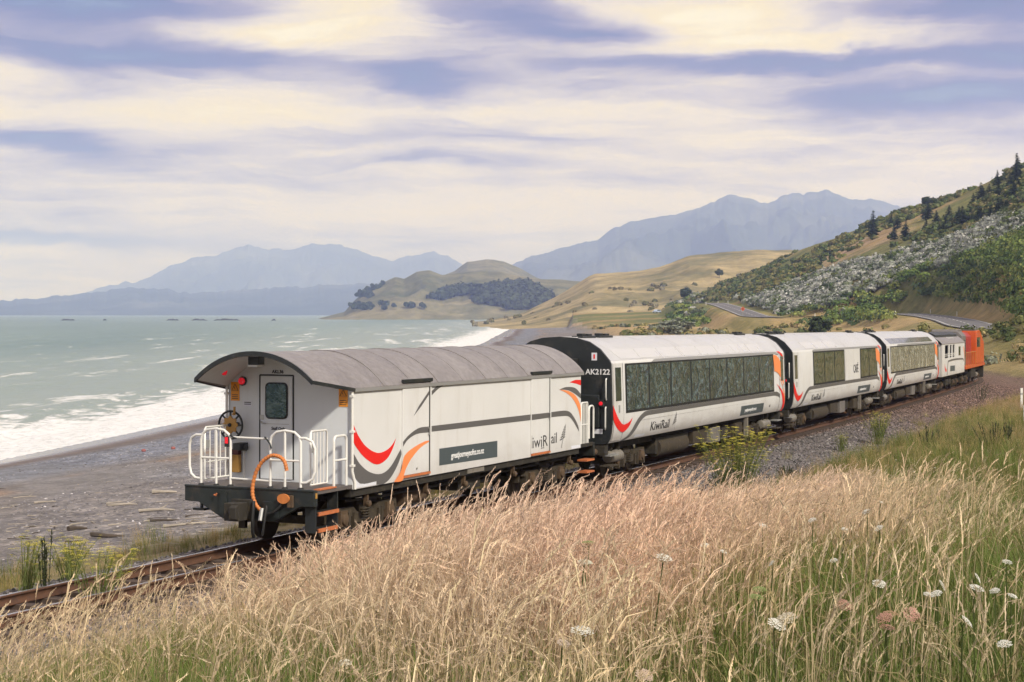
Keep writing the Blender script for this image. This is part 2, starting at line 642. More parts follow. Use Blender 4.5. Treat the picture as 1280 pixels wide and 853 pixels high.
def trk(s, d=0., z=0.):
    x, y, t = np.interp(s, _S, _X), np.interp(s, _S, _Y), np.interp(s, _S, _TH)
    return np.array([x + math.cos(t) * d, y - math.sin(t) * d, z + float(grade_z(s))])


def nearest(x, y):
    """station s along the line and offset d (right positive) of each point"""
    x, y = np.asarray(x, float).ravel(), np.asarray(y, float).ravel()
    s, d = np.empty_like(x), np.empty_like(x)
    sx, sy, ss, st = _X[::2], _Y[::2], _S[::2], _TH[::2]
    for a in range(0, len(x), 20000):
        b = slice(a, a + 20000)
        i = np.argmin((x[b, None] - sx) ** 2 + (y[b, None] - sy) ** 2, axis=1)
        dx, dy = x[b] - sx[i], y[b] - sy[i]
        t = st[i]
        s[b] = ss[i] + dx * np.sin(t) + dy * np.cos(t)
        d[b] = dx * np.cos(t) - dy * np.sin(t)
    return s, d


SEA_Z = -4.0
_shy = np.array([-400, -60, 40, 92, 136, 250, 442, 800, 1290, 1900, 2200, 2500])
_shx = np.array([-150, -60, -38, -28, -23, -16, -8, -2, 6, 12, 0, -120])


def shore_x(y): return np.interp(y, _shy, _shx)


# cross-section of the land to the right of the line
_Pd = np.array([-5, -3.6, -2.6, -1.8, 1.9, 2.6, 3.4, 4.2, 5.0, 5.8, 7.5, 8.5, 9.7, 12, 14, 17, 30, 60, 400])
_Pz = np.array([-.80, -.62, -.50, -.24, -.24, -.28, -.42, -.46, -.22, .10, .77, 1.04, 1.34, 1.78, 2.03, 2.25, 2.6, 3.2, 6.0])
# the hill: azimuth (degrees), foot distance, ridge distance, ridge height
_ridge_px = [(640, 391, 1100), (820, 388, 1000), (845, 379, 1000), (866, 370, 980), (903, 354, 900), (925, 347, 880), (958, 334, 840), (1004, 311, 800),
             (1045, 297, 750), (1086, 282, 700), (1132, 264, 680), (1165, 255, 665), (1201, 242, 650), (1240, 225, 625), (1280, 208, 600), (1400, 158, 560)]
_hz_az, _hz_r, _hz_z = [], [], []
for _p, _q, _d in _ridge_px:
    P = at(_p, _q, _d)
    _hz_az.append(math.degrees(math.atan2(P[0], P[1])))
    _hz_r.append(math.hypot(P[0], P[1]))
    _hz_z.append(P[2])
_hz_az += [25, 45, 70, 90, 135, 180, 200]
_hz_r += [480, 360, 320, 300, 320, 360, 400]
_hz_z += [72, 66, 64, 60, 55, 45, 8]
_ft_az = [0, 4, 5.7, 7.06, 11, 13.6, 16.95, 25, 45, 90, 135, 180, 200]
_ft_r = [700, 640, 570, 485, 390, 335, 245, 155, 95, 62, 80, 120, 200]

# the coast road: (px, py, depth) of its centre line
_road = np.array([at(1420, 414, 205), at(1330, 413.5, 212), at(1262, 413.5, 222), at(1217, 407.5, 250), at(1193, 400, 300), at(1166, 395.2, 350), at(1128, 391.5, 400), at(1060, 394.0, 425),
                  at(985, 397.5, 432), at(945, 396.0, 450), at(925, 388.5, 510), at(906, 382.0, 580), at(893, 378.8, 640), at(874, 379.0, 720), at(850, 382, 820)])


def road_dense(n=260):
    seg = np.r_[0, np.cumsum(np.hypot(*np.diff(_road[:, :2], axis=0).T))]
    u = np.linspace(0, seg[-1], n)
    P = np.stack([np.interp(u, seg, _road[:, i]) for i in range(3)], 1)
    k = np.hanning(17)
    k /= k.sum()
    for i in range(3):
        P[:, i] = np.convolve(np.pad(P[:, i], 8, mode='reflect', reflect_type='odd'), k, 'valid')
    return P
ROADP = road_dense()


def ground_z(x, y, parts=False):
    shp = np.shape(x)
    x, y = np.asarray(x, float).ravel(), np.asarray(y, float).ravel()
    s, d = nearest(x, y)
    zt = grade_z(s)
    z = np.interp(d, _Pd, _Pz)
    z = np.where((z > 0) & (d > 0), z * np.interp(s, [-17, -14, -11.5, -9, -6, 0, 8, 20, 40, 70, 110], [1.14, 1.07, .90, .75, .67, .57, .35, .17, .05, .06, .5]), z) + zt
    lump = (fbm(x * .55, y * .55, 3, 3) - .5) * .22 * sstep(5, 7, d)
    z = z + lump + (fbm(x * .08, y * .08, 5, 3) - .5) * .9 * sstep(14, 40, d)
    # grassy bank that hides the road beyond the locomotive
    z = z + 3.3 * np.exp(-(((x - 58) / 9.5) ** 2 + ((y - 172) / 17) ** 2)) + 2.6 * np.exp(-(((x - 68) / 12) ** 2 + ((y - 150) / 30) ** 2))
    # beach side
    e = x - shore_x(y)
    dd = np.maximum(-5 - d, 0)
    t = np.clip(e, 0, None) / (np.clip(e, 0, None) + dd + 1e-6)
    zb = SEA_Z + (np.power(t, .85)) * (3.2 + zt) + (fbm(x * .12, y * .05, 9, 3) - .5) * .35 * sstep(0, 8, e)
    zb = np.where(e < 0, SEA_Z + e * .05, zb)
    zb = np.maximum(zb, SEA_Z - 3)
    dune = sstep(27, 40, e) * sstep(140, 210, y)
    zb = zb + dune * (0.4 + 2.6 * fbm(x * .045, y * .02, 21, 3))
    wl = sstep(-4.5, -6.5, d)
    z = z * (1 - wl) + zb * wl
    z = z + dune * (1 - wl) * sstep(5, 15, d) * 1.4 * (fbm(x * .05, y * .025, 23, 3) - .35)
    # hill
    az = np.degrees(np.arctan2(x, y))
    az = np.where(az < -140, az + 360, az)
    R = np.hypot(x, y)
    fr = np.interp(az, _ft_az, _ft_r)
    rr = np.interp(az, _hz_az, _hz_r)
    rz = np.interp(az, _hz_az, _hz_z)
    th = (R - fr) / (rr - fr)
    g = np.clip(th, 0, 1)
    g = g * (1.12 - .12 * g)
    g = np.where(th > 1, 1 - .25 * (th - 1), g)
    hill = (th > 0) & (az > 2) & (az < 200)
    rough = (fbm(x * .02, y * .02, 31, 4) - .5) * 7 * np.clip(th, 0, .8) * np.clip(1.15 - th, 0, 1) * 2
    zh = z + (rz - z) * g + rough * np.clip(rz / 40, 0, 1)
    z = np.where(hill, np.maximum(zh, z * .2 - 1), z)
    # road bench
    rd = np.full(len(x), 1e9)
    ri = np.zeros(len(x), int)
    near = np.where((y > 120) & (y < 900) & (x > 20) & (x < 260))[0]
    for a in range(0, len(near), 20000):
        b = near[a:a + 20000]
        q = (x[b, None] - ROADP[:, 0]) ** 2 + (y[b, None] - ROADP[:, 1]) ** 2
        ri[b] = np.argmin(q, 1)
        rd[b] = np.sqrt(q.min(1))
    w = 1 - sstep(4.6, 13, rd)
    z = z * (1 - w) + (ROADP[ri, 2] - .18) * w
    if parts:
        return z.reshape(shp), dict(s=s, d=d, e=e, th=th, hill=hill, dune=dune, az=az, R=R, rd=rd, wl=wl)
    return z.reshape(shp)


# ------------------------------------------------------------------ ground materials
def m_ground(kind):
    def fn(t, b):
        geo = t.new('ShaderNodeNewGeometry').outputs['Position']
        base = t.attr('Col')
        if kind == 'beach':
            v = t.voronoi(geo, 9.0, out='Color')
            s1 = t.new('ShaderNodeSeparateColor'); t.put(s1.inputs[0], v)
            v2 = t.voronoi(t.mapping(geo, (1, .5, 1)), 1.9, out='Color')
            s2 = t.new('ShaderNodeSeparateColor'); t.put(s2.inputs[0], v2)
            n = t.noise(geo, .5, 6, .65, .3)
            n2 = t.noise(geo, 4.0, 5, .7)
            c = t.mix(1., base, t.ramp(n, [(.3, (.68, .66, .64)), (.7, (1.25, 1.25, 1.27))]), 'MULTIPLY')
            c = t.mix(1., c, t.ramp(n2, [(.3, (.72, .72, .73)), (.72, (1.30, 1.28, 1.26))]), 'MULTIPLY')
            peb = t.attr('pebble', 'Fac')
            c2 = t.mix(1., c, t.ramp(s1.outputs[0], [(0, (.55, .57, .62)), (.6, (.95, .98, 1.05)), (.93, (1.5, 1.5, 1.5)), (1, (2.0, 2.0, 1.95))]), 'MULTIPLY')
            c2 = t.mix(.5, c2, t.ramp(s2.outputs[1], [(0, (.55, .57, .65)), (.75, (1.15, 1.18, 1.25)), (1, (2.0, 2.0, 2.0))]), 'MULTIPLY')
            c = t.mix(peb, c, c2)
            t.put(b.inputs['Base Color'], c)
            wet = t.attr('wet', 'Fac')
            t.put(b.inputs['Roughness'], t.maprange(wet, 0, 1, .9, .13, False))
            hb = t.math('MULTIPLY', t.math('ADD', s1.outputs[0], n2), t.math('SUBTRACT', 1.0, wet))
            t.put(b.inputs['Normal'], t.bump(hb, .55, .05))
        elif kind == 'ground':
            n = t.noise(geo, .9, 6, .65, .4)
            n2 = t.noise(geo, 7.0, 5, .7)
            v = t.voronoi(geo, 16.0, out='Color')
            s1 = t.new('ShaderNodeSeparateColor'); t.put(s1.inputs[0], v)
            peb = t.attr('pebble', 'Fac')
            c = t.mix(1., base, t.ramp(n, [(.28, (.62, .66, .55)), (.72, (1.35, 1.28, 1.15))]), 'MULTIPLY')
            c = t.mix(1., c, t.ramp(n2, [(.3, (.6, .6, .58)), (.72, (1.4, 1.4, 1.4))]), 'MULTIPLY')
            c2 = t.mix(1., base, t.ramp(s1.outputs[0], [(0, (.3, .28, .28)), (.6, (.95, .93, .93)), (.92, (1.7, 1.65, 1.65)), (1, (2.6, 2.5, 2.5))]), 'MULTIPLY')
            c = t.mix(peb, c, c2)
            t.put(b.inputs['Base Color'], c)
            b.inputs['Roughness'].default_value = .95
            t.put(b.inputs['Normal'], t.bump(t.math('ADD', s1.outputs[0], n2), .6, .05))
        else:
            n = t.noise(geo, .055, 7, .68, .5)
            n2 = t.noise(geo, .32, 6, .7)
            c = t.mix(1., base, t.ramp(n, [(.3, (.60, .70, .52)), (.7, (1.32, 1.22, 1.15))]), 'MULTIPLY')
            c = t.mix(1., c, t.ramp(n2, [(.3, (.62, .66, .60)), (.72, (1.35, 1.3, 1.25))]), 'MULTIPLY')
            t.put(b.inputs['Base Color'], c)
            b.inputs['Roughness'].default_value = 1.0
            t.put(b.inputs['Normal'], t.bump(n2, .8, 1.2))
        b.inputs['Specular IOR Level'].default_value = .25 if kind != 'beach' else .5
    return mat(kind + '_surface', fn)


M_BEACH, M_GROUND, M_HILL = m_ground('beach'), m_ground('ground'), m_ground('hill')


def lerp3(a, b, w):
    return a * (1 - w[:, None]) + np.asarray(b) * w[:, None]


def build_ground():
    ang = np.concatenate([np.arange(-180, -40, 5.), np.arange(-40, -20, 1.), np.arange(-20, 24, .16), np.arange(24, 60, 1.5), np.arange(60, 180.1, 5.)])
    r = [1.0]
    while r[-1] < 2600: r.append(r[-1] * (1.0135 if 15 < r[-1] < 1100 else 1.03))
    r = np.array(r)
    A, Rr = np.meshgrid(np.radians(ang), r)
    X, Y = Rr * np.sin(A), Rr * np.cos(A)
    Z, p = ground_z(X, Y, True)
    nR, nA = X.shape
    V = np.stack([X.ravel(), Y.ravel(), Z.ravel()], 1)
    x, y = V[:, 0], V[:, 1]
    d, e, s, th = p['d'], p['e'], p['s'], p['th']
    # colours
    nb = fbm(x * .25, y * .25, 41, 4)
    nl = fbm(x * .03, y * .018, 43, 4)
    C = np.tile(np.array([.155, .135, .062]), (len(x), 1))
    C = lerp3(C, (.30, .22, .12), sstep(.45, .7, nb) * .6)
    C = lerp3(C, (.11, .13, .04), sstep(.5, .7, fbm(x * .12, y * .12, 47, 3)) * .6)
    far = sstep(60, 130, np.hypot(x, y))
    tan = np.tile(np.array([.40, .29, .155]), (len(x), 1))
    tan = lerp3(tan, (.17, .165, .06), sstep(.50, .62, nl) * .75)
    tan = lerp3(tan, (.50, .39, .23), sstep(.55, .75, nb) * .5)
    C = C * (1 - far[:, None]) + tan * far[:, None]
    side = sstep(24, 34, p['az'])
    C = lerp3(C, (.105, .125, .075), side * far)
    # ballast bed
    bal = sstep(-3.6, -2.6, d) * (1 - sstep(4.4, 5.2, d + (nb - .5) * 1.6)) * (1 - sstep(135, 160, s))
    bc = np.tile(np.array([.150, .135, .130]), (len(x), 1))
    bc = lerp3(bc, (.150, .095, .070), np.clip(sstep(35, 70, s) * .9 + (1 - sstep(.8, 1.6, np.abs(d))) * .6, 0, 1))
    C = C * (1 - bal[:, None]) + bc * bal[:, None]
    # verge on the sea side
    vg = sstep(-3.0, -3.8, d) * (1 - p['wl'])
    C = lerp3(C, (.25, .20, .11), vg)
    peb = np.clip(bal + 0, 0, 1)
    # beach bands
    bch = np.tile(np.array([.190, .168, .148]), (len(x), 1))
    bch = lerp3(bch, (.195, .190, .188), sstep(.45, .6, fbm(x * .07, y * .03, 53, 4)) * .8)
    wob = (fbm(x * .05, y * .02, 57, 3) - .5) * 7
    bch = lerp3(bch, (.185, .19, .205), sstep(6.5, 8.5, e + wob) * (1 - sstep(12, 15, e + wob)))
    bch = lerp3(bch, (.135, .105, .090), 1 - sstep(5.5, 8, e + wob * .8))
    bch = lerp3(bch, (.34, .19, .085), sstep(14.5, 15.5, e + wob) * (1 - sstep(16, 17.2, e + wob)) * sstep(.58, .72, fbm(x * .25, y * .12, 59, 3)) * .6)
    duneC = tan * 1.0
    bch = bch * (1 - p['dune'][:, None]) + duneC * p['dune'][:, None]
    wl = p['wl'][:, None]
    C = C * (1 - wl) + bch * wl
    bpeb = sstep(.42, .62, fbm(x * .09, y * .045, 61, 3)) * sstep(6, 8, e + wob) * p['wl'] * (1 - p['dune'])
    bpeb = np.maximum(bpeb, p['wl'] * .35 * sstep(7, 9, e))
    wet = (1 - sstep(3.0, 6.5, e + wob * .7)) * p['wl']
    # hill
    hil = np.clip(th * 6, 0, 1) * p['hill']
    hc = np.tile(np.array([.185, .19, .072]), (len(x), 1))
    hc = lerp3(hc, (.36, .255, .135), sstep(.48, .62, fbm(x * .018, y * .018, 71, 4)))
    hc = lerp3(hc, (.13, .145, .05), sstep(.5, .62, fbm(x * .03, y * .03, 73, 4)) * .8)
    px, py = to_px(x, np.maximum(y, 1), V[:, 2])
    hc = lerp3(hc, (.085, .105, .065), sstep(24, 34, p['az']))
    rocky = np.exp(-(((px - 1070) / 55) ** 2 + ((py - 312 + (px - 1070) * .45) / 14) ** 2)) * p['hill'] * (y > 0)
    hc = lerp3(hc, (.42, .30, .22), np.clip(rocky * 1.5, 0, 1) * sstep(.3, .55, fbm(x * .08, y * .08, 77, 3)))
    cut = np.exp(-(((px - 1200) / 65) ** 2 + ((py - 384) / 9) ** 2)) * (y > 0)
    hc = lerp3(hc, (.28, .225, .115), np.clip(cut * 1.6, 0, 1))
    C = C * (1 - hil[:, None]) + hc * hil[:, None]
    mound = np.exp(-(((x - 60) / 16) ** 2 + ((y - 162) / 34) ** 2))
    C = lerp3(C, (.17, .155, .06), np.clip(mound * 1.6, 0, 1) * sstep(.25, .6, fbm(x * .2, y * .12, 79, 3)))
    gravelpad = np.exp(-((x - 33.5) ** 2 + ((y - 100) / 2.2) ** 2) / 8.0)
    C = lerp3(C, (.22, .21, .21), gravelpad)
    peb = np.maximum(peb, gravelpad)
    pebble = np.where(p['wl'] > .5, bpeb, peb)
    i = np.arange((nR - 1) * (nA - 1))
    a = (i // (nA - 1)) * nA + i % (nA - 1)
    Fq = np.stack([a, a + 1, a + nA + 1, a + nA], 1)[:, ::-1]
    fe, fd, fth = e[Fq].mean(1), d[Fq].mean(1), th[Fq].mean(1)
    fy = y[Fq].mean(1)
    dn = p['dune'][Fq].mean(1)
    is_b = (fd < -5.5) & (dn < .5)
    is_h = p['hill'][Fq].all(1) & (fth > .02) & ~is_b
    deep = fe < -120
    for nm, msk, m in (('beach', is_b & ~deep, M_BEACH), ('hillside', is_h, M_HILL), ('ground', ~is_b & ~is_h & ~deep, M_GROUND)):
        f = Fq[msk]
        u, inv = np.unique(f, return_inverse=True)
        me = mesh_np(nm, V[u], inv.reshape(-1, 4), m, C[u], True, dict(pebble=pebble[u], wet=wet[u]))
        tag(link(nm, me), {'beach': 'grey shingle beach between the railway and the surf', 'hillside': 'scrub covered hillside rising on the right',
                           'ground': 'dry grassy bank and railway formation'}[nm], nm, kind='structure')
build_ground()


# ------------------------------------------------------------------ sea
def m_sea(t, b):
    geo = t.new('ShaderNodeNewGeometry').outputs['Position']
    sh = t.attr('shore', 'Fac')
    wv = t.mapping(geo, (1.0, .55, 1.0), rot=(0, 0, .25))
    n = t.noise(wv, .22, 6, .62, .4)
    n2 = t.noise(wv, 1.6, 5, .6)
    big = t.noise(t.mapping(geo, (1, .25, 1)), .012, 4, .6)
    c = t.ramp(n, [(.3, (.050, .125, .110)), (.7, (.105, .195, .168))])
    c = t.mix(t.maprange(big, .35, .7, 0, .6), c, (.15, .24, .205))
    c = t.mix(t.maprange(sh, 10, 120, .75, 0), c, (.27, .32, .275))
    # surf: lacy foam near the beach, rows of breakers, whitecaps outside
    lace = t.noise(t.mapping(geo, (1.0, .40, 1.0)), .42, 7, .66, .8)
    rows = t.noise(t.mapping(geo, (.11, .014, 1.0), rot=(0, 0, .10)), 1.0, 5, .6, .5)
    near = t.maprange(sh, 0, 26, .33, -.20)
    f1 = t.maprange(t.math('ADD', lace, near), .50, .66, 0, .95)
    f2 = t.maprange(t.math('ADD', t.math('MULTIPLY', rows, .72), t.math('ADD', t.math('MULTIPLY', lace, .36), t.maprange(sh, 20, 300, .005, -.16))), .585, .665, 0, .75)
    caps = t.noise(t.mapping(geo, (.20, .055, 1.0)), 1.0, 4, .7, .5)
    f3 = t.maprange(caps, .69, .78, 0, .55)
    foam = t.math('MAXIMUM', t.math('MAXIMUM', f1, f2), f3, clamp=True)
    fine = t.noise(t.mapping(geo, (1.0, .6, 1.0)), 1.7, 6, .7, .6)
    foam = t.math('MULTIPLY', foam, t.maprange(fine, .32, .52, .70, 1.0))
    t.put(b.inputs['Base Color'], t.mix(foam, c, (.84, .83, .81)))
    t.put(b.inputs['Roughness'], t.math('MULTIPLY_ADD', foam, .5, .30))
    b.inputs['IOR'].default_value = 1.33
    h = t.math('ADD', n, t.math('MULTIPLY', n2, .25))
    h = t.math('MULTIPLY_ADD', foam, .35, h)
    t.put(b.inputs['Normal'], t.bump(h, .65, .8))
M_SEA = mat('sea_surface', m_sea)


def build_sea():
    ang = np.concatenate([np.arange(-150, -24, 3.), np.arange(-24, 8, .14), np.arange(8, 14, 1.0)])
    r = [25.]
    while r[-1] < 16500: r.append(r[-1] * (1.010 if 60 < r[-1] < 700 else 1.03))
    r = np.array(r)
    A, Rr = np.meshgrid(np.radians(ang), r)
    X, Y = Rr * np.sin(A), Rr * np.cos(A)
    x, y = X.ravel(), Y.ravel()
    sh = shore_x(y) - x
    sh = np.where(y > 2500, 400 + (y - 2500) * .2, sh)
    u = x * .97 + y * .08
    calm = np.clip(sh / 8, 0, 1)
    z = SEA_Z + calm * (.16 * np.sin(u * .42 + 2.2 * fbm(x * .03, y * .015, 81, 3)) + .5 * (fbm(x * .10, y * .035, 83, 4) - .5)
                        + .35 * np.exp(-((sh - 16 - 8 * (fbm(y * .01, y * .003, 85, 2) - .5)) / 2.2) ** 2)
                        + .30 * np.exp(-((sh - 34 - 10 * (fbm(y * .008, y * .004, 87, 2) - .5)) / 2.6) ** 2))
    nR, nA = X.shape
    i = np.arange((nR - 1) * (nA - 1))
    a = (i // (nA - 1)) * nA + i % (nA - 1)
    Fq = np.stack([a, a + 1, a + nA + 1, a + nA], 1)[:, ::-1]
    keep = (sh[Fq].max(1) > -12)
    f = Fq[keep]
    uu, inv = np.unique(f, return_inverse=True)
    V = np.stack([x, y, z], 1)[uu]
    me = mesh_np('sea', V, inv.reshape(-1, 4), M_SEA, None, True, dict(shore=sh[uu]))
    tag(link('sea', me), 'grey green sea with white surf along the beach', 'sea', kind='structure')
build_sea()


# ------------------------------------------------------------------ far hills and mountains: heightfields with a ridge, a foot and spurs
def m_far(name, cols, scale, bump):
    def fn(t, b):
        geo = t.new('ShaderNodeNewGeometry').outputs['Position']
        n = t.noise(geo, scale, 7, .62, .6)
        n2 = t.noise(geo, scale * 6, 6, .65)
        c = t.ramp(n, cols)
        c = t.mix(1., c, t.ramp(n2, [(.3, (.65, .68, .6)), (.72, (1.3, 1.28, 1.2))]), 'MULTIPLY')
        t.put(b.inputs['Base Color'], c)
        b.inputs['Roughness'].default_value = 1.
        b.inputs['Specular IOR Level'].default_value = .1
        t.put(b.inputs['Normal'], t.bump(n2, .7, bump))
    return mat(name, fn)


M_MTN = m_far('mountain_rock', [(.3, (.035, .050, .055)), (.55, (.065, .080, .085)), (.68, (.13, .14, .14)), (.78, (.26, .26, .26))], .0011, 30)
M_TAN = m_far('dry_pasture', [(.30, (.125, .13, .07)), (.44, (.24, .205, .115)), (.56, (.38, .30, .17)), (.72, (.48, .385, .235))], .012, 2.0)
M_HEAD = m_far('headland_pasture', [(.3, (.075, .09, .05)), (.5, (.165, .155, .09)), (.72, (.29, .245, .15))], .006, 4)


def hill_patch(name, sil, D0, Dr, D1, z0, m, label, na=420, nr=70, spur=.25, fr=8., seed=1, power=1.0):
    sil = np.array(sil, float)
    px = np.linspace(sil[0, 0], sil[-1, 0], na)
    py = np.interp(px, sil[:, 0], sil[:, 1])
    D = np.concatenate([np.linspace(D0, Dr, nr), np.linspace(Dr, D1, nr // 4 + 2)[1:]])
    A, DD = np.meshgrid((px - 640) / F_PX, D)
    zr = CAM_Z + (392 - py) / F_PX * Dr
    jig = ((fbm(px * .09, px * .013, seed + 5, 5, .62) - .5) * 8.0 if Dr > 4000 else (fbm(px * .06, px * .013, seed + 5, 4) - .5) * 2.2) / F_PX * Dr
    zr = zr + jig * np.clip((zr - z0) / 40, 0, 1)
    t = (DD - D0) / (Dr - D0)
    up = np.clip(t, 0, 1)
    g = np.where(t <= 1, up ** power, 1 - .9 * (DD - Dr) / (D1 - Dr))
    X, Y = A * DD, DD
    sp = ridged(X / (Dr - D0) * fr, Y / (Dr - D0) * fr * .55, seed, 5)
    env = np.sin(np.clip(t, 0, 1) * math.pi) ** .8
    Z = z0 + (zr[None, :] - z0) * (g + (sp - .62) * spur * env)
    V = np.stack([X.ravel(), Y.ravel(), Z.ravel()], 1)
    nR, nA = X.shape
    i = np.arange((nR - 1) * (nA - 1))
    a = (i // (nA - 1)) * nA + i % (nA - 1)
    Fq = np.stack([a, a + 1, a + nA + 1, a + nA], 1)[:, ::-1]
    o = link(name, mesh_np(name, V, Fq, m, None, True))
    tag(o, label, 'hill' if 'hill' in name or 'headland' in name else 'mountains', kind='structure')
    return A, DD, Z


hill_patch('mountain_range', [(60, 374), (82, 370), (110, 364), (135, 356), (172, 352), (190, 347), (215, 332), (240, 322), (270, 320), (295, 310), (310, 307.5), (330, 311),
                              (367, 314), (390, 304), (420, 305), (440, 311), (465, 320), (492, 327), (503, 322), (540, 315), (560, 320), (575, 330), (610, 345), (660, 360)],
           10500, 14000, 16500, -4, M_MTN, 'blue mountain range across the bay behind the headland', spur=.5, fr=9, seed=3)
hill_patch('coastal_range', [(-260, 381), (-120, 378), (0, 375), (55, 372.5), (90, 368), (165, 360), (200, 361), (240, 367), (280, 364), (320, 361), (360, 359), (410, 356), (450, 353), (520, 352), (600, 358)],
           6800, 8600, 9600, -4, M_MTN, 'low pale range along the far shore of the bay', spur=.30, fr=8, seed=9)
hill_patch('inland_range', [(600, 352), (650, 327), (665, 320), (695, 312), (730, 302), (747, 300), (765, 287), (790, 277), (830, 270), (865, 265), (880, 257), (905, 246), (920, 244), (950, 254),
                            (965, 252), (990, 240), (1005, 243), (1030, 237.5), (1055, 246), (1075, 250), (1100, 251), (1132, 262), (1160, 275), (1260, 300), (1420, 330)],
           6000, 9500, 11500, 0, M_MTN, 'high blue mountain range inland behind the tan hills', spur=.5, fr=9, seed=15)
hill_patch('headland_peak', [(535, 352), (568, 339), (583.6, 328), (607, 324), (630, 327), (650, 336), (672, 348), (720, 362)],
           2900, 3500, 4000, 0, M_HEAD, 'rounded hilltop behind the grassy headland', na=120, nr=40, spur=.12, fr=6, seed=21)
HL = hill_patch('headland', [(396, 399), (415, 394), (431, 390), (439, 380), (451, 368.5), (474, 355), (494, 347), (505, 349), (521, 339.5), (537, 338), (552, 344), (587, 340), (626, 340), (650, 346), (673, 349), (720, 351), (760, 356), (860, 366)],
                2150, 2600, 3100, -5, M_HEAD, 'grassy headland at the end of the bay', na=220, nr=50, spur=.28, fr=9, seed=27, power=.8)
TH_ = hill_patch('tan_hill', [(590, 404), (630, 397), (654, 391), (697, 370), (736, 346), (744, 342.5), (775, 341), (800, 339), (826, 333), (861, 320), (900, 316), (945, 313), (1001, 313), (1040, 317), (1100, 330), (1200, 345)],
                 780, 1400, 1800, -4.5, M_TAN, 'tan grassy hill in front of the inland mountains', na=240, nr=60, spur=.30, fr=8, seed=33, power=1.35)


# ------------------------------------------------------------------ haze
def build_haze():
    m = bpy.data.materials.new('sea_haze')
    m.use_nodes = True
    nt = m.node_tree
    nt.nodes.clear()
    o = nt.nodes.new('ShaderNodeOutputMaterial')
    v = nt.nodes.new('ShaderNodeVolumePrincipled')
    v.inputs['Color'].default_value = (.44, .55, 1.0, 1)
    v.inputs['Absorption Color'].default_value = (1, 1, 1, 1)
    v.inputs['Density'].default_value = 1.55e-4
    v.inputs['Anisotropy'].default_value = 0.0
    nt.links.new(v.outputs[0], o.inputs['Volume'])
    ob = MB().box(-17500, 17500, -8000, 17400, -9, 760).build('haze', m, None, 0)
    ob.display_type = 'WIRE'
    tag(ob, 'thin blue haze over the bay and the mountains', 'haze', kind='stuff')
build_haze()


# ------------------------------------------------------------------ road
def m_asphalt(t, b):
    geo = t.new('ShaderNodeNewGeometry').outputs['Position']
    n = t.noise(geo, .25, 5, .6)
    n2 = t.noise(geo, 6, 5, .7)
    c = t.ramp(n, [(.3, (.105, .10, .10)), (.7, (.16, .15, .15))])
    t.put(b.inputs['Base Color'], t.mix(1., c, t.ramp(n2, [(.3, (.8,) * 3), (.7, (1.2,) * 3)]), 'MULTIPLY'))
    b.inputs['Roughness'].default_value = .85
M_ASPH = mat('chip_seal', m_asphalt)
M_LINE = paint('road_paint', (.75, .75, .72), .7, var=.15, scale=1)


def ribbon(P, o0, o1, dz, sel=None):
    T = np.gradient(P[:, :2], axis=0)
    T /= np.linalg.norm(T, axis=1)[:, None]
    Nn = np.stack([T[:, 1], -T[:, 0]], 1)
    L = np.c_[P[:, :2] + Nn * o0, P[:, 2] + dz]
    R = np.c_[P[:, :2] + Nn * o1, P[:, 2] + dz]
    V = np.empty((2 * len(P), 3))
    V[0::2], V[1::2] = L, R
    idx = np.arange(len(P) - 1) if sel is None else np.array([i for i in range(len(P) - 1) if sel(i)])
    return V, np.stack([idx * 2, idx * 2 + 1, idx * 2 + 3, idx * 2 + 2], 1)


def build_road():
    V, Fq = ribbon(ROADP, -3.9, 3.9, 0.0)
    rd = link('road', mesh_np('road', V, Fq, M_ASPH))
    tag(rd, 'grey two lane coast road climbing round the foot of the hill', 'road', kind='structure')
    for o in (-3.4, 3.4):
        V, Fq = ribbon(ROADP, o - .09, o + .09, .03)
        link('edge_line', mesh_np('edge_line', V, Fq, M_LINE), rd)
    V, Fq = ribbon(ROADP, -.10, .10, .03, lambda i: i % 4 < 2)
    link('centre_line', mesh_np('centre_line', V, Fq, M_LINE), rd)
build_road()
# ------------------------------------------------------------------ railway track
def build_track():
    t = empty('railway_track', trk(0), None, 'single line of rusty rails curving away under the train', 'railway')
    t['kind'] = 'structure'
    ss = np.arange(-40, 190, 1.0)
    for d in (-.57, .57):
        prof = [(-.06, -.16), (.06, -.16), (.06, -.145), (.012, -.125), (.012, -.045), (.034, -.035), (.034, -.006), (.026, -.002)]
        prof = prof + [(-a, b) for a, b in prof[::-1] if a > 0 and b > -.15]
        prof = [(-.065, -.16), (.065, -.16), (.065, -.148), (.012, -.120), (.012, -.045), (.035, -.036), (.035, -.004),
                (-.035, -.004), (-.035, -.036), (-.012, -.045), (-.012, -.120), (-.065, -.148)]
        n = len(prof)
        V, Fq = [], []
        for i, s in enumerate(ss):
            for a, b in prof: V.append(trk(s, d + a, b) - trk(0))
            if i:
                o = (i - 1) * n
                for k in range(n): Fq.append((o + k, o + (k + 1) % n, o + n + (k + 1) % n, o + n + k))
        r = link('rail', mesh_np('rail', V, Fq, RUST), t)
        V, Fq = [], []
        for i, s in enumerate(ss):
            for a, b in ((-.028, -.0035), (-.022, 0), (.022, 0), (.028, -.0035)): V.append(trk(s, d + a, b) - trk(0))
            if i:
                o = (i - 1) * 4
                for k in range(3): Fq.append((o + k, o + k + 1, o + 5 + k, o + 4 + k))
        link('running_surface', mesh_np('running_surface', V, Fq, RAILTOP), r)
    me = MB().box(-.11, .11, -1.05, 1.05, -.32, -.165).mesh('sleeper', SLEEPER, 0)
    for s in np.arange(-22, 112, .62):
        o = link('sleeper', me, t)
        p = trk(s) - trk(0)
        o.location = p
        o.rotation_euler = (0, 0, math.pi / 2 - float(np.interp(s, _S, _TH)))
build_track()


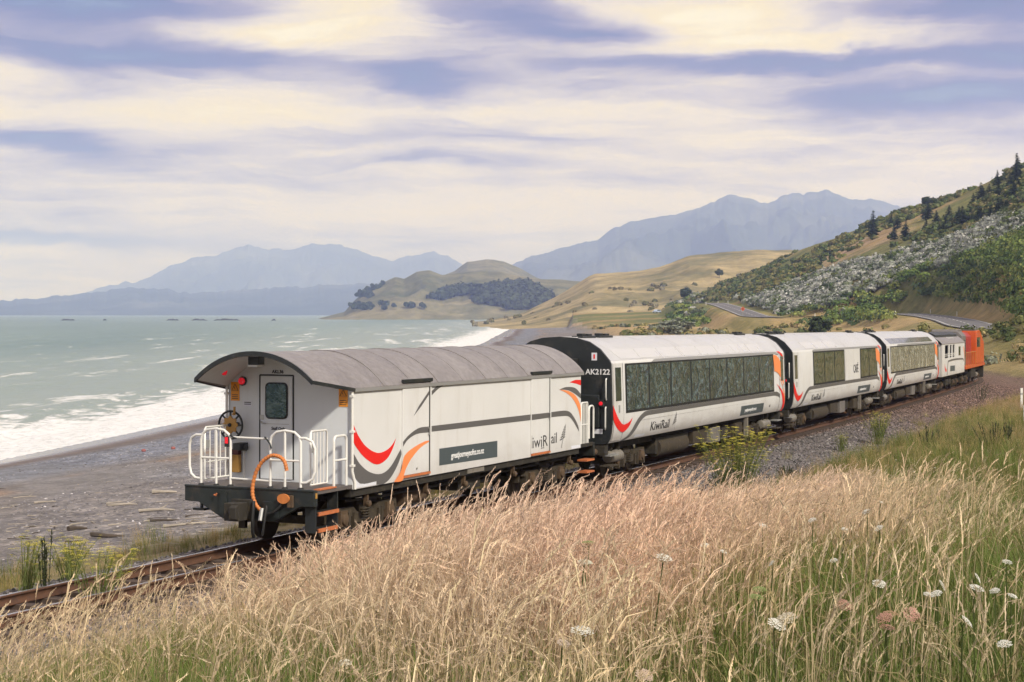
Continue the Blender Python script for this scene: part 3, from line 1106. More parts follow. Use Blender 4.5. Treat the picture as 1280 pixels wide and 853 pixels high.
# ------------------------------------------------------------------ train
def car_empty(name, s0, L, label, cat='rail carriage', group=None, a=2.2):
    p, q = trk(s0 + a), trk(s0 + L - a)
    ex = (q - p) / np.linalg.norm(q - p)
    o = p - ex * a
    return empty(name, o, (0, -math.asin(ex[2]), math.atan2(ex[1], ex[0])), label, cat, group)


def smooth_poly(pts, n=4, sharp=58):
    """round a hand-measured outline with a spline, keeping its sharp tips"""
    P = [np.array(p, float) for p in pts]
    N = len(P)
    if N < 6: return [tuple(p) for p in P]
    tan = []
    for i in range(N):
        a, b = P[i] - P[i - 1], P[(i + 1) % N] - P[i]
        ca = np.dot(a, b) / (np.linalg.norm(a) * np.linalg.norm(b) + 1e-9)
        tan.append(None if ca < math.cos(math.radians(sharp)) else (P[(i + 1) % N] - P[i - 1]))
    out = []
    for i in range(N):
        p, q = P[i], P[(i + 1) % N]
        L = np.linalg.norm(q - p)
        def T(t):
            if t is None: return q - p
            return t / (np.linalg.norm(t) + 1e-9) * L
        m0, m1 = T(tan[i]), T(tan[(i + 1) % N])
        for k in range(n):
            u = k / n
            out.append(tuple((2 * u ** 3 - 3 * u * u + 1) * p + (u ** 3 - 2 * u * u + u) * m0 + (-2 * u ** 3 + 3 * u * u) * q + (u ** 3 - u * u) * m1))
    return out


def decal(name, pts, m, parent, lat, off=.004):
    """flat print on a vertical side: pts are (x, z)"""
    pts = smooth_poly(pts)
    return MB().face([(x, -(lat + off), z) for x, z in pts]).build(name, m, parent, 0, recalc=False)


# half profile of the carriages: (half width, height), bottom to top
CPROF = [(1.16, .93), (1.26, .955), (1.325, 1.06), (1.36, 1.22), (1.38, 1.42), (1.387, 1.60), (1.345, 2.90), (1.31, 2.985), (1.06, 3.27), (.78, 3.445), (.45, 3.535), (0, 3.565)]


def clat(z):
    return float(np.interp(z, [q[1] for q in CPROF], [q[0] for q in CPROF]))


def clip_band(poly, z0, z1):
    def half(pl, z, keep_above):
        out = []
        for i in range(len(pl)):
            a, b = pl[i], pl[(i + 1) % len(pl)]
            ia, ib = ((a[1] >= z) == keep_above) or a[1] == z, ((b[1] >= z) == keep_above) or b[1] == z
            if ia: out.append(a)
            if ia != ib:
                t = (z - a[1]) / (b[1] - a[1])
                out.append((a[0] + (b[0] - a[0]) * t, z))
        return out
    r = half(poly, z0, True)
    return half(r, z1, False) if len(r) > 2 else r


def cdecal(name, pts, m, parent, off=.005):
    """print that follows the curved carriage side"""
    pts = smooth_poly(pts)
    mb = MB()
    zs = [q[1] for q in CPROF]
    for z0, z1 in zip(zs[:-1], zs[1:]):
        if max(p[1] for p in pts) <= z0 or min(p[1] for p in pts) >= z1: continue
        r = clip_band(list(pts), z0, z1)
        if len(r) < 3: continue
        nrm = Vector((0, -(z1 - z0), -(clat(z0) - clat(z1)))).normalized()
        nrm = Vector((0, -abs(nrm.y), abs(nrm.z) if clat(z1) < clat(z0) else -abs(nrm.z)))
        mb.face([(x, -clat(z) + nrm.y * off, z + nrm.z * off) for x, z in r])
    return mb.build(name, m, parent, 0, recalc=False)


def side_text(body, x, z, size, m, parent, lat, sx=1.0, bold=0., shear=0., tilt=0., name='lettering'):
    o = link(name, text_mesh(body, size, m, bold, sx, shear), parent)
    o.location = (x, -lat, z)
    o.rotation_euler = (math.pi / 2 + tilt, 0, 0)
    return o


def end_text(body, y, z, size, m, parent, x, sx=1.0, bold=0., name='lettering'):
    o = link(name, text_mesh(body, size, m, bold, sx), parent)
    o.location = (x, y, z)
    o.rotation_euler = (math.pi / 2, 0, -math.pi / 2)
    return o


def fern(parent, x, z, sc_, lat):
    """silver fern mark: a slanted stalk with short leaves"""
    mb = MB()
    y = -lat
    P = lambda u, w: (x + u * sc_, y, z + w * sc_)
    mb.face([P(.05, -.34), P(.09, -.34), P(.62, .68), P(.60, .69)])
    for k in range(6):
        h = .02 + k * .105
        u = .24 + k * .055
        l = .34 - k * .045
        mb.face([P(u - l, h - .03), P(u - .03, h + .02), P(u - .03, h + .075), P(u - l, h + .02)])
        mb.face([P(u + .03, h + .03), P(u + l * .8, h + .10), P(u + l * .8, h + .145), P(u + .03, h + .085)])
    return mb.build('fern_mark', PRINTBLK, parent, 0, recalc=False)


# ---- bogies
_BOG = {}


def bogie(parent, x, wb=1.0, r=.37, style=0):
    """two-axle truck centred at x; frame with wheels, axle boxes and springs as sub-parts"""
    key = (wb, r, style)
    if key not in _BOG:
        fr = MB()
        for y in (-.92, .92):
            a = -1 if y < 0 else 1
            fr.prism([(-wb - .34, .50), (-wb - .30, .62), (-.45, .60), (-.32, .50), (.32, .50), (.45, .60), (wb + .30, .62), (wb + .34, .50),
                      (wb + .20, .44), (.52, .44), (.36, .30), (-.36, .30), (-.52, .44), (-wb - .20, .44)], 'y', y - .05, y + .05)
            fr.box(-.22, .22, y - .13 * (a > 0) - .02, y + .13 * (a < 0) + .02, .28, .62)
            fr.box(-.5, -.42, y - .1, y + .1, .22, .5).box(.42, .5, y - .1, y + .1, .22, .5)
            for q in (-wb, wb):
                fr.box(q - .30, q - .22, y - .07, y + .07, .20, .52).box(q + .22, q + .30, y - .07, y + .07, .20, .52)
        fr.box(-.20, .20, -.9, .9, .45, .68)
        fr.box(-wb - .42, -wb - .34, -.85, .85, .36, .50)
        fr.box(wb + .34, wb + .42, -.85, .85, .36, .50)
        wh = MB()
        for y, a in ((-.62, -1), (.62, 1)):
            wh.lathe((0, y, 0), (0, a, 0), [(.06, .07), (.14, .06), (.16, .03), (r - .06, .02), (r - .055, .055), (r, .055), (r + .005, -.03), (r + .028, -.05), (r + .028, -.075), (r - .05, -.075)], 20)
        wh.cyl((0, -.95, 0), (0, .95, 0), .065, 8)
        ab = MB()
        ab.box(-.13, .13, -.10, .04, -.13, .15)
        ab.lathe((0, -.10, 0), (0, -1, 0), [(.11, 0), (.10, .04), (.05, .06)], 12)
        spn = MB()
        pts = []
        for k in range(45):
            t = k / 44
            pts.append((.085 * math.cos(t * 10 * math.pi), .085 * math.sin(t * 10 * math.pi), t * .24))
        spn.tube(pts, .017, 5)
        _BOG[key] = (fr.mesh('frame', DUSTY, 30), wh.mesh('wheelset', STEEL, 40), ab.mesh('axle_box', OCHRE, 40), spn.mesh('coil_spring', DUSTY, 40))
    f, w, a, sp = _BOG[key]
    o = link('bogie', f, parent)
    o.location = (x, 0, 0)
    for q in (-wb, wb):
        c = link('wheelset', w, o); c.location = (q, 0, r)
        c = link('axle_box', a, o); c.location = (q, -.92, .42)
        c = link('axle_box', a, o); c.location = (q, .92, .42); c.rotation_euler = (0, 0, math.pi)
    for y in (-.98, .98):
        c = link('coil_spring', sp, o); c.location = (-.06 if y < 0 else .06, y, .32)
    return o


def hoop(mb, p, q, h, r=.022, rise=.12, n=6):
    """inverted U between two foot points"""
    p, q = Vector(p), Vector(q)
    d = (q - p)
    L = d.length
    d = d / L
    k = min(rise, L / 2)
    pts = [p]
    for i in range(n + 1):
        t = math.pi / 2 * i / n
        pts.append(p + d * (k - k * math.cos(t)) + Vector((0, 0, h - k + k * math.sin(t))))
    for i in range(n + 1):
        t = math.pi / 2 * (1 - i / n)
        pts.append(q - d * (k - k * math.cos(t)) + Vector((0, 0, h - k + k * math.sin(t))))
    pts.append(q)
    return mb.tube(pts, r, 7)


def arc_z(y, apex=3.385, R=1.69): return apex - R + math.sqrt(max(R * R - y * y, 0))


# ---------------------------------------------------------------- the luggage van at the rear of the train
def build_van():
    L = 13.5
    van = car_empty('luggage_van', 0, L, 'white luggage van with arched grey roof and open end platform, last on the train', 'rail carriage')
    HW = 1.287
    X0, X1 = 1.30, 12.36
    ys = np.linspace(-HW, HW, 21)
    # body: side walls and floor, end walls with arched tops
    body = MB()
    prof = [(-HW, .975)] + [(float(y), arc_z(y) - .02) for y in ys] + [(HW, .975)]
    body.prism(prof, 'x', X0, X1)
    body.build('body', VANWHITE, van, 30)
    ew = MB().prism([(-HW + .004, .985)] + [(float(y), arc_z(y) - .03) for y in np.linspace(-HW + .004, HW - .004, 21)] + [(HW - .004, .985)], 'x', X0 - .012, X0 + .02)
    wall = ew.build('end_wall', ENDGREY, van, 30)
    # roof sheets with lapped seams
    edges = np.linspace(X0 - .02, X1 + .10, 11)
    for i in range(10):
        mb = MB()
        a, b = edges[i] + (.0 if i == 0 else .012), edges[i + 1]
        yy = np.linspace(-HW - .035, HW + .035, 25)
        lift = .012 + .008 * (i % 2)
        out = [(float(y), arc_z(y) + lift) for y in yy]
        inn = [(float(y), arc_z(y) - .012) for y in yy[::-1]]
        mb.prism(out + inn, 'x', a, b)
        r = mb.build('roof_sheet', ROOF, van, 40)
        if i:
            sm = MB()
            o2 = [(float(y), arc_z(y) + .026) for y in yy]
            sm.prism(o2 + [(float(y), arc_z(y) + .010) for y in yy[::-1]], 'x', a - .022, a + .008)
            sm.build('seam', ROOF, r, 40)
    # canopy over the platform, narrowing to its front arc
    cn = MB()
    N = 24
    xf = .08
    V, Fc = [], []
    for th, dz in ((0, .016), (0, -.03)):
        for k in range(N + 1):
            u = -1 + 2 * k / N
            V.append((X0 - .02, u * (HW + .035), arc_z(u * (HW + .035)) + dz))
        for k in range(N + 1):
            u = -1 + 2 * k / N
            V.append((xf, u * 1.165, arc_z(u * 1.165) + dz))
    n = N + 1
    for k in range(N):
        Fc += [(k, k + 1, n + k + 1, n + k), (2 * n + k, 3 * n + k, 3 * n + k + 1, 2 * n + k + 1), (n + k, n + k + 1, 3 * n + k + 1, 3 * n + k)]
    Fc += [(0, n, 3 * n, 2 * n), (N, 2 * n + N, 3 * n + N, n + N)]
    cn.add(V, Fc)
    can = cn.build('canopy', ROOF, van, 40)
    ul = MB()
    V, Fc = [], []
    for k in range(N + 1):
        u = -1 + 2 * k / N
        V.append((X0 - .02, u * (HW + .0), arc_z(u * HW) - .036))
    for k in range(N + 1):
        u = -1 + 2 * k / N
        V.append((xf + .03, u * 1.15, arc_z(u * 1.15) - .036))
    ul.add(V, [(k, n + k, n + k + 1, k + 1) for k in range(N)])
    ul.build('soffit', VANWHITE, can, 40)
    trim = MB()
    pts = []
    yy = np.linspace(-1.175, 1.175, 25)
    out = [(float(y), arc_z(y) + .03) for y in yy]
    inn = [(float(y), arc_z(y) - .055) for y in yy[::-1]]
    trim.prism(out + inn, 'x', xf - .035, xf + .005)
    trim.build('front_trim', BLACKP, can, 40)
    for s in (-1, 1):
        g = MB().bar((X0 - .02, s * (HW + .045), arc_z(HW + .035) - .02), (xf - .02, s * 1.175, arc_z(1.165) - .02), .03, .06)
        g.build('edge_trim', BLACKP, can, 0)
        g = MB().box(X0 - .02, X1 + .10, s * (HW + .002), s * (HW + .045), arc_z(HW + .035) - .055, arc_z(HW + .035) + .004)
        g.build('eave_gutter', TRIMGREY, van, 0)
    # end door
    dy0, dy1, dz0, dz1 = -.085, .615, 1.10, 2.965
    dr = MB().box(X0 - .030, X0 - .012, dy0 + .02, dy1 - .02, dz0, dz1 - .02).build('end_door', ENDGREY, van, 0, .006)
    fr = MB()
    for a, b, c, d in ((dy0 - .012, dy0 + .012, dz0, dz1), (dy1 - .012, dy1 + .012, dz0, dz1), (dy0, dy1, dz1 - .012, dz1 + .012)):
        fr.box(X0 - .020, X0 - .010, a, b, c, d)
    fr.build('door_gap', RUBBER, dr, 0)

    def rrect(y0, y1, z0, z1, r, n=5):
        P = []
        for cy, cz, a0 in ((y1 - r, z1 - r, 0), (y0 + r, z1 - r, 90), (y0 + r, z0 + r, 180), (y1 - r, z0 + r, 270)):
            for k in range(n + 1):
                t = math.radians(a0 + 90 * k / n)
                P.append((cy + r * math.cos(t), cz + r * math.sin(t)))
        return P
    MB().prism(rrect(.02, .485, 2.18, 2.835, .09), 'x', X0 - .046, X0 - .028).build('window_gasket', RUBBER, dr, 30)
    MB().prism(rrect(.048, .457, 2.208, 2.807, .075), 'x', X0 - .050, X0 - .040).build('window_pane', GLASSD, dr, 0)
    h = MB().tube([(X0 - .03, .56, 2.12), (X0 - .08, .56, 2.12), (X0 - .08, .46, 2.10)], .012, 6)
    h.box(X0 - .036, X0 - .028, .52, .60, 2.16, 2.25)
    h.build('door_handle', SILVER, dr, 30)
    MB().box(X0 - .034, X0 - .029, .0, .58, 2.085, 2.095).build('door_bar', SILVER, dr, 0)
    end_text('Staff Only', .36, 1.985, .075, PRINTBLK, dr, X0 - .034, .95, .002)
    end_text('AKL36', .36, 3.00, .085, PRINTBLK, wall, X0 - .018, 1.0, .002)
    # lamps, camera and notices on the end wall
    for (y, z) in ((.97, 2.85), (-.97, 2.83)):
        lp = MB().lathe((X0 - .012, y, z), (-1, 0, 0), [(.085, 0), (.085, .03), (.07, .04)], 16).build('marker_lamp', BLACKP, wall, 30)
        MB().lathe((X0 - .048, y, z), (-1, 0, 0), [(.062, 0), (.062, .035), (.045, .055), (.0, .06)], 16).build('lens', REDLAMP, lp, 40)
    lp = MB().lathe((.75, 1.02, 3.02), (.0, .35, -1), [(.05, -.06), (.05, .03), (.03, .05), (0, .055)], 12).build('canopy_lamp', REDLAMP, can, 40)
    cb = MB().box(.42, .62, .10, .32, 3.17, 3.31).build('camera_housing', BLACKP, can, 0, .01)
    MB().box(.40, .60, .11, .31, 3.135, 3.168).build('camera_cover', VANWHITE, cb, 0)
    MB().box(.85, 1.0, -.20, -.08, 3.26, 3.31).build('porch_lamp', LAMPW, can, 0)
    for y, z in ((1.135, 2.66), (-1.10, 2.60)):
        sg = MB().box(X0 - .020, X0 - .013, y - .09, y + .09, z - .17, z + .17).build('warning_sign', SIGNY, wall, 0)
        tr = MB()
        for k in range(3):
            a, b = math.radians(90 + 120 * k), math.radians(210 + 120 * k)
            tr.bar((X0 - .023, y + .078 * math.cos(a), z + .055 + .078 * math.sin(a)), (X0 - .023, y + .078 * math.cos(b), z + .055 + .078 * math.sin(b)), .003, .016, (1, 0, 0))
        tr.face([(X0 - .024, y + .01, z + .09), (X0 - .024, y + .016, z + .05), (X0 - .024, y - .002, z + .05), (X0 - .024, y - .012, z + .015), (X0 - .024, y - .002, z + .042), (X0 - .024, y + .004, z + .06)])
        tr.build('warning_symbol', PRINTBLK, sg, 0)
        ln = MB()
        for k in range(3): ln.box(X0 - .023, X0 - .0205, y - .065, y + .065, z - .07 - k * .035, z - .058 - k * .035)
        ln.build('sign_lines', PRINTBLK, sg, 0)
    nt = MB().box(X0 - .018, X0 - .0135, .78, .96, 2.40, 2.50).build('notice', LABELW, wall, 0)
    mb = MB()
    for k in range(2): mb.box(X0 - .021, X0 - .0185, .80, .94, 2.425 + k * .032, 2.44 + k * .032)
    mb.build('notice_lines', PRINTBLK, nt, 0)
    # corner pipes
    for y, s in ((1.295, 1), (-1.30, -1)):
        p = MB().tube([(X0 - .05, y, 2.76), (X0 - .05, y, 1.30), (X0 + .02, y + s * .015, 1.10), (X0 + .02, y + s * .015, .98)], .026, 8)
        for z in (2.62, 2.0, 1.4): p.box(X0 - .09, X0 + .0, y - .035, y + .035, z - .02, z + .02)
        p.build('downpipe', RAILWHITE, van, 40)
    # handbrake wheel
    hx, hy, hz = X0 - .26, 1.075, 2.065
    hw = MB().lathe((hx, hy, hz), (1, 0, 0), [(.235, -.018), (.255, -.022), (.268, 0), (.255, .022), (.235, .018), (.228, 0)], 28)
    hw.f = hw.f[:-2]
    hb = hw.build('handbrake_wheel', BLACKP, van, 50)
    ds = MB()
    P = []
    for k in range(32):
        t = 2 * math.pi * k / 32
        P.append((hy + (.145 + .022 * math.cos(8 * t)) * math.cos(t), hz + (.145 + .022 * math.cos(8 * t)) * math.sin(t)))
    ds.prism(P, 'x', hx - .022, hx + .010)
    ds.build('hub_disc', MUSTARD, hb, 30)
    for k in range(8):
        t = 2 * math.pi * k / 8
        spk = MB().bar((hx, hy + .13 * math.cos(t), hz + .13 * math.sin(t)), (hx, hy + .24 * math.cos(t), hz + .24 * math.sin(t)), .03, .016, (1, 0, 0))
        spk.build('spoke', BLACKP, hb, 0)
    MB().lathe((hx - .02, hy, hz), (-1, 0, 0), [(.032, 0), (.032, .03), (.02, .045)], 10).build('hub_nut', BLACKP, hb, 30)
    MB().cyl((hx - .09, hy - .10, hz + .20), (hx - .02, hy - .10, hz + .22), .016, 8).bar((hx - .03, hy - .10, hz + .18), (hx - .03, hy - .10, hz + .33), .03, .03).build('crank_grip', MUSTARD, hb, 30)
    MB().cyl((hx + .01, hy, hz), (X0 - .01, hy, hz), .04, 8).build('shaft', BLACKP, hb, 30)
    st = MB().box(X0 - .30, X0 - .02, .86, 1.0, 1.62, 1.74).cyl((X0 - .16, .80, 1.66), (X0 - .16, .98, 1.66), .06, 10).build('brake_gear_box', BLACKP, van, 30)
    MB().tube([(X0 - .12, .88, 1.62), (X0 - .12, .88, 1.06)], .018, 6).build('brake_rod', SILVER, van, 30)
    ex = MB().box(X0 - .14, X0 - .03, .99, 1.13, 1.20, 1.52).build('lamp_box', MUSTARD, van, 0, .01)
    MB().box(X0 - .145, X0 - .025, .995, 1.125, 1.525, 1.62).build('lamp_box_lid', paint('dark_red_box', (.10, .02, .018), .5), ex, 0)
    # platform deck, headstock
    MB().box(.0, X0 - .02, -HW, HW, 1.00, 1.06).build('platform_deck', paint('deck_steel', (.12, .105, .10), .7, var=.25, scale=3, dirt=(.2, .15, .11), dirt_amt=.5), van, 0)
    hs = MB().prism([(-1.30, 1.075), (-1.30, .80), (-1.02, .79), (-.52, .52), (.52, .52), (1.02, .79), (1.30, .80), (1.30, 1.075)], 'x', -.06, .06)
    hs.box(-.075, .0, -1.30, 1.30, 1.045, 1.085)
    hs.build('headstock', BEAM, van, 0, .012)
    MB().box(-.085, -.062, .42, .58, .60, .98).build('headstock_plate', BEAM, van, 0)
    MB().box(-.085, -.062, -.62, -.3, .58, .86).build('headstock_plate', BEAM, van, 0)
    MB().tube([(-.06, .66, .93), (-.11, .66, .93), (-.12, .62, .92), (-.12, .60, .96)], .014, 6).build('lamp_bracket', STEPORANGE, van, 30)
    sf = MB().box(.10, .55, 1.00, 1.24, .62, .66).bar((.2, 1.12, .64), (.2, 1.12, .82), .04, .04).bar((.45, 1.12, .64), (.45, 1.12, .82), .04, .04)
    sf.build('foot_step', BEAM, van, 0)
    cp = MB().box(-.62, -.34, -.16, .13, .56, .86).box(-.34, -.02, -.10, .10, .60, .82)
    cp.prism([(-.70, .60), (-.62, .58), (-.62, .84), (-.70, .80)], 'y', -.16, -.02)
    cp.box(-.30, -.22, -.20, .20, .55, .90)
    cp.build('coupler', UNDER, van, 0, .012)
    MB().tube([(-.30, -.26, .88), (-.36, -.27, .6), (-.32, -.25, .36), (-.2, -.2, .25)], .03, 7).build('brake_hose', RUBBER, van, 40)
    MB().tube([(-.2, -.45, .8), (-.28, -.45, .5), (-.25, -.40, .3)], .024, 7).build('brake_hose', RUBBER, van, 40)
    MB().tube([(-.2, -.36, .75), (-.28, -.37, .55)], .035, 7).build('hose_coupling', SILVER, van, 30)
    # railings of the platform
    R0 = .024
    for s in (1, -1):
        y0, y1, y2 = s * 1.0, s * .69, s * .40
        mb = MB()
        mb.tube([(.0, y0, 1.06), (.0, y0, 1.88), (.0, y0 - s * .03, 1.97), (.0, y0 - s * .12, 2.045), (.0, y1, 2.07), (0, y2 + s * .13, 2.045), (.0, y2 + s * .03, 1.97), (.0, y2, 1.88), (.0, y2, 1.06)], R0, 8)
        mb.tube([(.0, y1, 1.06), (.0, y1, 2.06)], R0 * .9, 7)
        mb.tube([(.0, y0, 1.56), (.0, y2, 1.56)], R0 * .85, 7)
        rl = mb.build('front_railing', RAILWHITE, van, 50)
        for y in (y0, y1, y2): MB().lathe((0, y, 1.085), (0, 0, 1), [(.06, 0), (.05, .015), (.028, .03)], 8).build('railing_foot', RUBBER, rl, 30)
        lo = MB().tube([(.0, s * .98, 1.95), (.0, s * 1.10, 1.95), (.02, s * 1.21, 1.90), (.03, s * 1.26, 1.78), (.03, s * 1.26, 1.40), (.02, s * 1.22, 1.27), (.0, s * 1.12, 1.20), (.0, s * 1.0, 1.19)], R0, 8)
        lo.build('side_loop', RAILWHITE, van, 50)
        gx0, gx1, gy = (.10, .66, s * 1.13) if s < 0 else (.30, 1.12, s * 1.13)
        gt = MB()
        gt.tube([(gx0, gy, 1.15), (gx0, gy, 2.02), (gx0 + .04, gy, 2.06), (gx1 - .04, gy, 2.06), (gx1, gy, 2.02), (gx1, gy, 1.15), (gx0, gy, 1.15)], .02, 6)
        for k in range(1, 5): gt.tube([(gx0 + (gx1 - gx0) * k / 5, gy, 1.15), (gx0 + (gx1 - gx0) * k / 5, gy, 2.05)], .011, 5)
        if s > 0: gt.tube([(gx0, gy, 1.45), (gx1, gy, 1.45)], .012, 5)
        gt.build('side_gate', RAILWHITE, van, 50)
        MB().box(gx0 + .02, gx0 + .1, gy - .035, gy + .035, 1.70, 1.84).build('gate_latch', SILVER, van, 0)
    hp = hoop(MB(), (.74, -1.22, 1.06), (1.18, -1.22, 1.06), .88, R0, .09)
    hp.tube([(.74, -1.22, 1.52), (1.18, -1.22, 1.52)], R0 * .8, 6)
    hp.build('corner_handrail', RAILWHITE, van, 50)
    # chain bars across the gap
    MB().tube([(.0, .40, 1.93), (.0, -.34, 1.92)], .018, 7).build('gap_bar', RAILWHITE, van, 40)
    MB().tube([(.0, .40, 1.22), (.0, -.39, 1.20)], .018, 7).build('gap_bar', RAILWHITE, van, 40)
    MB().tube([(-.02, -.30, 1.95), (-.03, -.36, 1.90), (-.03, -.41, 1.84), (-.03, -.44, 1.76)], .016, 6).build('chain_hook', BLACKP, van, 40)
    MB().tube([(-.02, .40, 1.97), (-.02, .34, 1.93), (-.02, .27, 1.91)], .014, 6).build('chain_hook', BLACKP, van, 40)
    tl = MB().box(-.05, .04, .405, .495, 1.76, 1.94).build('tail_lamp', BLACKP, van, 0, .008)
    MB().box(-.056, -.05, .42, .48, 1.82, 1.93).build('lens', REDLAMP, tl, 0)
    # orange spiral hose and its socket
    hpts = [(-.12, -.80, 1.40), (-.12, -.76, 1.56), (-.12, -.66, 1.64), (-.12, -.50, 1.66), (-.13, -.33, 1.56), (-.13, -.20, 1.38), (-.13, -.13, 1.15), (-.14, -.13, .96), (-.14, -.20, .79), (-.14, -.33, .68)]
    P = np.array(hpts)
    u = np.linspace(0, len(P) - 1, 90)
    D = np.stack([np.interp(u, np.arange(len(P)), P[:, i]) for i in range(3)], 1)
    k = np.hanning(15); k /= k.sum()
    for i in range(3): D[:, i] = np.convolve(np.pad(D[:, i], 7, mode='reflect', reflect_type='odd'), k, 'valid')
    hs_ = MB().tube(D.tolist(), .03, 8, [.030 + .009 * (i % 3 == 0) for i in range(len(D))])
    hs_.build('spiral_hose', HOSEO, van, 60)
    MB().tube([tuple(D[-1]), (-.14, -.45, .655), (-.14, -.58, .70), (-.12, -.68, .80), (-.10, -.74, .88)], .022, 7).build('jumper_cable', RUBBER, van, 50)
    sk = MB().box(-.11, -.06, -.90, -.80, .78, .98).build('jumper_socket', OCHRE, van, 0)
    MB().prism([(-.74 + .115 * math.cos(k * math.pi / 8) , .925 + .085 * math.sin(k * math.pi / 8)) for k in range(16)], 'x', -.15, -.11).build('socket_cap', HOSEO, van, 30)
    # steps at the near corner
    for (x0, x1, z, y0) in ((.12, .80, .64, -1.28), (.12, .76, .36, -1.28)):
        stp = MB().box(x0, x1, y0, -1.02, z, z + .035).build('step_tread', BLACKP, van, 0)
        MB().box(x0, x1, y0 - .012, y0 + .02, z - .012, z + .05).build('step_edge', STEPORANGE, stp, 0)
    MB().box(.12, .70, -1.30, -1.18, 1.062, 1.085).build('sill_plate', STEPORANGE, van, 0)
    MB().box(.06, .10, -1.25, -1.05, .34, 1.0).build('step_hanger', BLACKP, van, 0)
    MB().box(.80, .84, -1.25, -1.05, .34, 1.0).build('step_hanger', BLACKP, van, 0)
    MB().box(-.03, .02, -1.312, -1.302, .94, 1.03).build('socket_label', MUSTARD, van, 0)
    # side doors
    for (x0, x1, za, zb_, first) in ((3.16, 4.30, 1.065, 2.80, True), (9.31, 10.385, 1.045, 2.79, False)):
        dd = MB().box(x0, x1 - .05, -HW - .028, -HW - .002, za, zb_ - .03).build('sliding_door', VANWHITE, van, 0, .006)
        MB().box(x1 - .055, x1 + .005, -HW - .020, -HW - .001, za - .01, zb_ + .02).build('door_slot', RUBBER, dd, 0)
        MB().box(x1 + .008, x1 + .055, -HW - .030, -HW - .001, za - .03, zb_ + .01).build('door_post', VANWHITE, dd, 0)
        MB().box(x0 - .02, x1 + .06, -HW - .055, -HW - .005, zb_ - .01, zb_ + .055).build('door_track', BLACKP, dd, 0)
        MB().box(x0 + .02, x1 - .01, -HW - .045, -HW - .004, za - .045, za - .004).build('threshold', STEPORANGE, dd, 0)
        MB().tube([(x1 - .10, -HW - .03, 1.90), (x1 - .10, -HW - .07, 1.90), (x1 - .10, -HW - .07, 1.78), (x1 - .10, -HW - .03, 1.78)], .01, 6).build('door_handle', SILVER, dd, 30)
        for k in range(1 if first else 2): MB().lathe((x0 + .55 + .1 * k, -HW - .03, za + .10), (0, -1, 0), [(.02, 0), (.02, .02), (0, .025)], 8).build('door_bolt', SILVER, dd, 30)
    LAT = HW + .0295
    # livery
    decal('red_swoosh', [(1.302, 2.13), (1.47, 1.93), (1.76, 1.71), (2.19, 1.56), (2.53, 1.58), (2.76, 1.66), (2.93, 1.78), (2.8, 1.6), (2.58, 1.43), (2.19, 1.35), (1.76, 1.49), (1.47, 1.67), (1.302, 1.84)], RED, van, HW)
    decal('grey_swoosh', [(1.302, 1.62), (1.56, 1.4), (1.93, 1.23), (2.36, 1.17), (2.71, 1.27), (3.12, 1.57), (3.14, 1.45), (2.8, 1.12), (2.49, .985), (2.17, .985), (2.17, 1.05), (1.56, 1.06), (1.302, 1.27)], GREY, van, HW)
    decal('corner_label', [(1.33, 1.20), (1.45, 1.12), (1.56, 1.055), (2.15, 1.045), (2.15, .99), (1.33, .99)], LABELW, van, HW)
    decal('orange_swoosh', [(4.24, 1.655), (4.05, 1.65), (3.53, 1.55), (3.21, 1.43), (3.13, 1.28), (3.07, 1.16), (2.8, .98), (3.14, .985), (3.22, 1.11), (3.3, 1.21), (3.53, 1.38), (3.9, 1.55), (4.24, 1.63)], ORANGE, van, HW + .027)
    decal('grey_band', [(3.16, 1.7), (3.39, 1.81), (3.81, 1.92), (4.245, 1.925), (4.245, 1.812), (3.71, 1.81), (3.34, 1.72), (3.16, 1.61)], GREY, van, HW + .027)
    decal('grey_band', [(4.36, 1.925), (9.30, 1.91), (9.30, 1.785), (4.36, 1.815)], GREY, van, HW)
    decal('grey_band', [(9.315, 1.91), (10.33, 1.905), (10.33, 1.79), (9.315, 1.785)], GREY, van, HW + .027)
    decal('grey_band', [(10.445, 1.905), (11.2, 1.905), (11.45, 1.89), (11.66, 1.85), (11.86, 1.75), (12.05, 1.62), (12.2, 1.48), (12.24, 1.36), (12.05, 1.50), (11.84, 1.64), (11.62, 1.74), (11.41, 1.775), (10.445, 1.79)], GREY, van, HW)
    decal('thin_curve', [(3.58, 2.15), (3.81, 2.34), (4.24, 2.61), (4.245, 2.54), (3.9, 2.32)], GREY, van, HW + .027)
    decal('thin_curve', [(4.37, 2.58), (4.68, 2.70), (5.08, 2.755), (5.8, 2.765), (11.3, 2.735), (12.0, 2.70), (11.3, 2.715), (5.8, 2.735), (5.08, 2.71), (4.73, 2.64), (4.37, 2.50)], GREY, van, HW)
    decal('front_red', [(11.62, 2.545), (11.98, 2.59), (12.35, 2.58), (12.35, 2.45), (12.05, 2.5)], RED, van, HW)
    decal('front_grey', [(10.99, 2.4), (11.41, 2.44), (11.98, 2.4), (12.35, 2.25), (12.35, 2.14), (11.98, 2.26), (11.55, 2.36)], GREY, van, HW)
    decal('front_orange', [(10.99, 2.395), (11.55, 2.345), (12.0, 2.22), (12.25, 2.05), (12.35, 1.90), (12.35, 1.58), (12.2, 1.87), (11.84, 2.15), (11.41, 2.31)], ORANGE, van, HW, .006)
    pn = decal('web_address_panel', [(4.75, 1.465), (7.52, 1.445), (7.52, 1.105), (4.75, 1.135)], SLATE, van, HW)
    side_text('greatjourneysofnz.co.nz', 5.28, 1.235, .165, PRINTWHT, pn, HW + .007, .98, .004)
    side_text('iwiR', 9.335, 1.165, .36, PRINTBLK, van, LAT, 1.42, .0)
    MB().box(9.32, 9.328, -LAT - .002, -LAT, 1.16, 1.45).build('letter_edge', PRINTBLK, van, 0)
